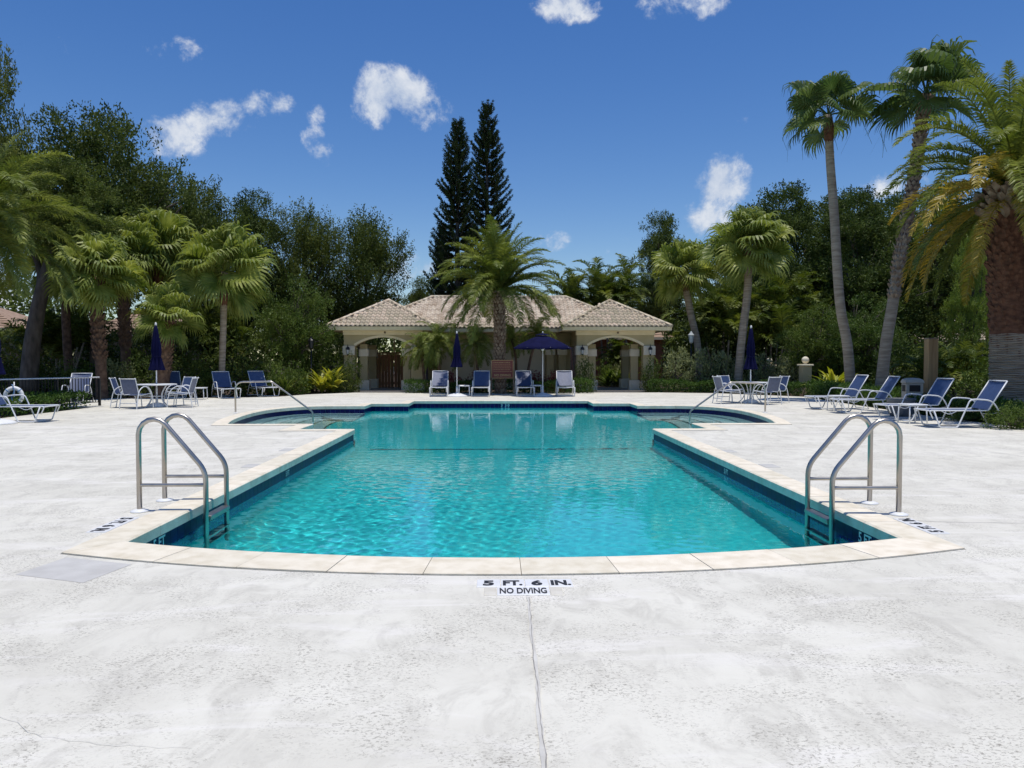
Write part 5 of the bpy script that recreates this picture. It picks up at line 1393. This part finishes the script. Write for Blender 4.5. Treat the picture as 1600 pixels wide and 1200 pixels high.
for (k, px, Y, top, hw, lb) in (
    ('dark', 913, 34.9, 553, 17, 'glossy dark shrub hugging the inner pier of the right porch'), ('dark', 1017, 34.9, 556, 18, 'glossy dark shrub hugging the outer pier of the right porch'),
    ('pale', 1054, 35.5, 528, 28, 'pale leaved shrub beside the right porch'), ('pale', 1100, 35.6, 530, 32, 'pale leaved shrub at the foot of the smaller fan palm'),
    ('pale', 1140, 35.9, 536, 28, 'pale leaved shrub left of the taller fan palm foot'), ('olive' if False else 'pale', 1188, 35.2, 540, 26, 'pale leaved shrub behind the right closed umbrella'),
    ('pale', 1232, 34.8, 545, 30, 'pale leaved shrub left of the ball pillar'), ('dark', 1300, 34.5, 520, 44, 'dark shrub behind the ball pillar'),
    ('green', 1350, 33.8, 535, 40, 'green shrub between the leaning palm trunks'), ('dark', 1405, 29.5, 520, 44, 'dark shrub behind the beige trash bin'),
    ('dark', 1480, 30.5, 515, 44, 'dark shrub right of the timber post'), ('green', 1530, 24.5, 560, 44, 'green shrub left of the thick palm trunk'),
    ('dark', 1545, 27, 528, 48, 'dark shrub behind the thick palm trunk'), ('dark', 1090, 42, 500, 60, 'tall dark shrub behind the pale shrubs, nearest the clubhouse'),
    ('dark', 1180, 43, 480, 70, 'tall dark shrub behind the taller right fan palm'), ('dark', 1290, 42, 470, 70, 'tall dark shrub behind the slim grey palm trunk'),
    ('dark', 1390, 41, 480, 70, 'tall dark shrub behind the rough leaning palm trunk'), ('green', 1360, 23.8, 612, 14, 'small green shrub at the foot of the second farthest right lounger'),
    ('green', 1583, 15.9, 622, 38, 'leafy green shrub at the right edge behind the nearest lounger'), ('green', 1520, 18.0, 634, 40, 'low green shrub under the nearest right lounger back'),
    ('green', 1445, 20.6, 620, 22, 'low green shrub before the beige trash bin'), ('pale', 974, 43.4, 556, 20, 'pale leafy shrub seen through the right arch'), ('green', 950, 43.6, 558, 20, 'green shrub seen through the right arch')):
    bush(k, px, Y, top, hw, lb, RGp)
for (px, Y, lb) in ((705, 33.9, 'red leaved shrub behind the leftmost poolside lounger'), (838, 33.9, 'red leaved shrub behind the shaded poolside lounger'), (868, 33.9, 'red leaved shrub left of the rightmost poolside lounger'), (745, 34.0, 'red leaved shrub left of the rules sign')):
    bush('red', px, Y, 575, 17, lb, 'red shrubs behind the poolside loungers')
# low clipped hedges
def hedge(name, label, pts, w, h, m, dens=620, leaf=.085, group=None):
    P = [Vector((x, y)) for x, y in pts]; base = P[0]; rng = np.random.default_rng(int(abs(base.x * 31 + base.y * 17))); Ps = []
    for i in range(len(P) - 1):
        d = P[i + 1] - P[i]; L_ = d.length; n_ = Vector((-d.y, d.x)).normalized(); k = int(L_ * (w + 2 * h) * dens)
        t = rng.uniform(0, 1, k); s = rng.uniform(-.5, .5, k); z = rng.uniform(0, 1, k); side = rng.uniform(0, 1, k)
        topm = side < w / (w + 1.6 * h); z = np.where(topm, 1 - .10 * rng.uniform(0, 1, k), z); s = np.where(topm, s, np.where(rng.uniform(0, 1, k) < .72, -.5, .5) * rng.uniform(.82, 1.02, k))
        hh = h * (1 + .10 * np.sin(t * L_ * 2.1 + i) + .07 * np.sin(t * L_ * 5.3) + .05 * rng.normal(size=k))
        Ps.append(np.stack([P[i].x - base.x + d.x * t + n_.x * s * w, P[i].y - base.y + d.y * t + n_.y * s * w, z * hh], -1) + rng.normal(size=(k, 3)) * .03)
    Ps = np.concatenate(Ps); D = rng.normal(size=Ps.shape) + np.array([0, -.25, .65]); V, F = leaf_quads(Ps, D, leaf * rng.uniform(.7, 1.4, len(Ps)), leaf * .5, rng)
    t_ = thing(name, label, 'hedge', (base.x, base.y, -.04), 0, group); inst('foliage', np_mesh('hedge_leaves', V, F, m), t_)
    mb = MB()
    for i in range(len(P) - 1):
        d = P[i + 1] - P[i]; nn = max(1, int(d.length / .35))
        for k in range(nn):
            q_ = P[i].lerp(P[i + 1], (k + .5) / nn) - base; mb.tube([(q_.x, q_.y, 0), (q_.x + .05, q_.y, h * .45), (q_.x - .06, q_.y + .05, h * .85)], [.02, .015, .006], 5)
    o = mb.build('stems', M['bark'], t_); o['kind'] = 'stuff'
X33 = lambda px, Y: cx_(px, Y)
HG = 'low clipped hedges'
hedge('hedge', 'low clipped hedge behind the two left poolside loungers', [(X33(634, 33.9), 33.9), (X33(766, 33.7), 33.7)], .8, .52, M['hedge'], group=HG)
hedge('hedge', 'low clipped hedge right of the rules sign, behind the right poolside loungers', [(X33(770, 33.4), 33.4), (X33(925, 33.6), 33.6)], .8, .55, M['hedge'], group=HG)
hedge('hedge', 'long low hedge from the right porch to the ball pillar', [(X33(1012, 34.7), 34.7), (X33(1120, 34.2), 34.2), (X33(1200, 32.8), 32.8), (12.6, 30.9)], .9, .50, M['hedge'], group=HG)
hedge('hedge', 'low hedge beside the farthest right loungers', [(12.75, 30.2), (12.2, 26.0), (12.0, 22.6)], .9, .55, M['hedge'], group=HG)
hedge('hedge', 'low hedge along the right bed behind the nearest loungers', [(11.9, 22.2), (11.75, 18.0), (11.75, 13.5)], .9, .42, M['hedge'], group=HG)
hedge('hedge', 'low leafy hedge along the left railing bed', [(-12.75, 23.6), (-12.75, 21.0), (-12.8, 18.2)], .8, .44, M['hedge'], group=HG)
hedge('hedge', 'low leafy hedge at the far end of the left railing bed', [(-15.5, 23.4), (-13.1, 23.4)], .7, .40, M['hedge'], group=HG)
hedge('dark_backing_hedge', 'tall dark boundary hedge behind the left planting', [(at(-80, 562, 43).x, 43), (at(560, 562, 43).x, 43)], 1.2, 3.0, M['oakdark'], 170, .17, 'tall boundary hedges')  # added hedge: stands in for the shaded void behind the left shrubs
hedge('dark_backing_hedge', 'tall dark boundary hedge behind the right planting', [(at(1035, 562, 46).x, 46), (at(1480, 562, 44).x, 44)], 1.2, 3.4, M['oakdark'], 170, .17, 'tall boundary hedges')  # also added, so the background on the right stays dark
# strap-leaved bedding plants
def rosette(name, seed, m, n=26, L=.7, w=.075, droop=1.2):
    rr = random.Random(seed); mb = MB()
    for i in range(n):
        az = i * 2.4 + rr.uniform(-.3, .3); el = R(rr.uniform(28, 82)); l = L * rr.uniform(.65, 1.1); a = el; p = Vector((0, 0, rr.uniform(0, .12))); c, s = math.cos(az), math.sin(az); vs = []; ns = 6
        for k in range(ns + 1):
            ww = w * math.sin(math.pi * min(.96, .18 + .8 * k / ns)) / 2; vs += [p + Vector((-s, c, .25)) * ww, p - Vector((-s, c, -.25)) * ww]
            p = p + Vector((c * math.cos(a), s * math.cos(a), math.sin(a))) * l / ns; a -= droop / ns * (.5 + k / ns)
        mb.add(vs, [(2 * k, 2 * k + 1, 2 * k + 3, 2 * k + 2) for k in range(ns)])
    return mb.mesh(name, m)
ROS = {'yellow': [rosette('yellow_rosette', s, M['yellowleaf'], 34, .85, .10) for s in (1, 2)], 'green': [rosette('green_rosette', s, M['shrub'], 30, .8, .08) for s in (3, 4)], 'red': [rosette('red_rosette', 5, M['redleaf'], 30, .75, .09)]}
def bed(kind, px, py, s, label, group):
    p = gp(px, py); t = thing('bedding_plant', label, 'plant', (p.x, p.y, -.03), random.uniform(0, 6), group, s)
    inst('leaves', random.choice(ROS[kind]), t)
BG = 'strap leaved bedding plants'
for (k, px, py, s, lb) in (('yellow', 520, 612.8, 1.7, 'yellow variegated plant left of the left porch'), ('yellow', 503, 613.2, 1.5, 'yellow variegated plant beside the brighter one left of the porch'), ('green', 480, 613.5, 1.2, 'green strap leaved plant right of the black lamp post foot'),
                       ('yellow', 462, 614, 1.0, 'yellowish strap leaved plant left of the black lamp post foot'), ('green', 446, 616, 1.1, 'green strap leaved plant behind the left handrail slope'), ('green', 425, 616.5, 1.0, 'green strap leaved plant behind the lounger nearest the left handrail'),
                       ('yellow', 1302, 619, 1.7, 'yellow variegated plant right of the ball pillar'), ('yellow', 1318, 619, 1.3, 'yellow variegated plant at the slim grey palm foot'), ('green', 1286, 618, 1.4, 'green strap leaved plant just right of the ball pillar'),
                       ('green', 127, 612, 1.5, 'spiky green plant in the shade behind the left railing'), ('green', 305, 615, 1.2, 'spiky plant behind the left side table'), ('yellow', 205, 615, 1.0, 'pale strap leaved plant between the left fan palm trunks'),
                       ('red', 1222, 611, 1.0, 'red leaved plant in the pale shrubs by the right umbrella'), ('green', 965, 603.0, 1.5, 'strap leaved plant seen through the right arch'), ('green', 950, 602.8, 1.5, 'strap leaved plant deeper inside the right arch'), ('yellow', 980, 603.0, 1.4, 'pale strap leaved plant at the right side of the right arch')):
    bed(k, px, py, s, lb, BG)
# distant woodland that closes the view
rng = np.random.default_rng(77); n = 52000
Px = rng.uniform(-75, 85, n); Py = rng.uniform(66, 82, n); hmax = 7.5 + 2.2 * np.sin(Px * .23) + 1.4 * np.sin(Px * .61 + 1) + .8 * np.sin(Px * 1.7)
gap = np.exp(-((Px - 7) / 16) ** 2) * 2.6; Pz = rng.uniform(0, 1, n) ** .75 * (hmax - gap)
Ps = np.stack([Px - 0, Py - 70, Pz], -1); V, F = leaf_quads(Ps, rng.normal(size=(n, 3)) + np.array([0, -.2, .4]), rng.uniform(.35, .75, n), rng.uniform(.2, .4, n), rng)
o = inst('far_woodland', np_mesh('far_woodland', V, F, M['oakdark']), None, (0, 70, 0)); tag(o, 'dense dark far-off woodland closing the view', 'woodland', kind='stuff')
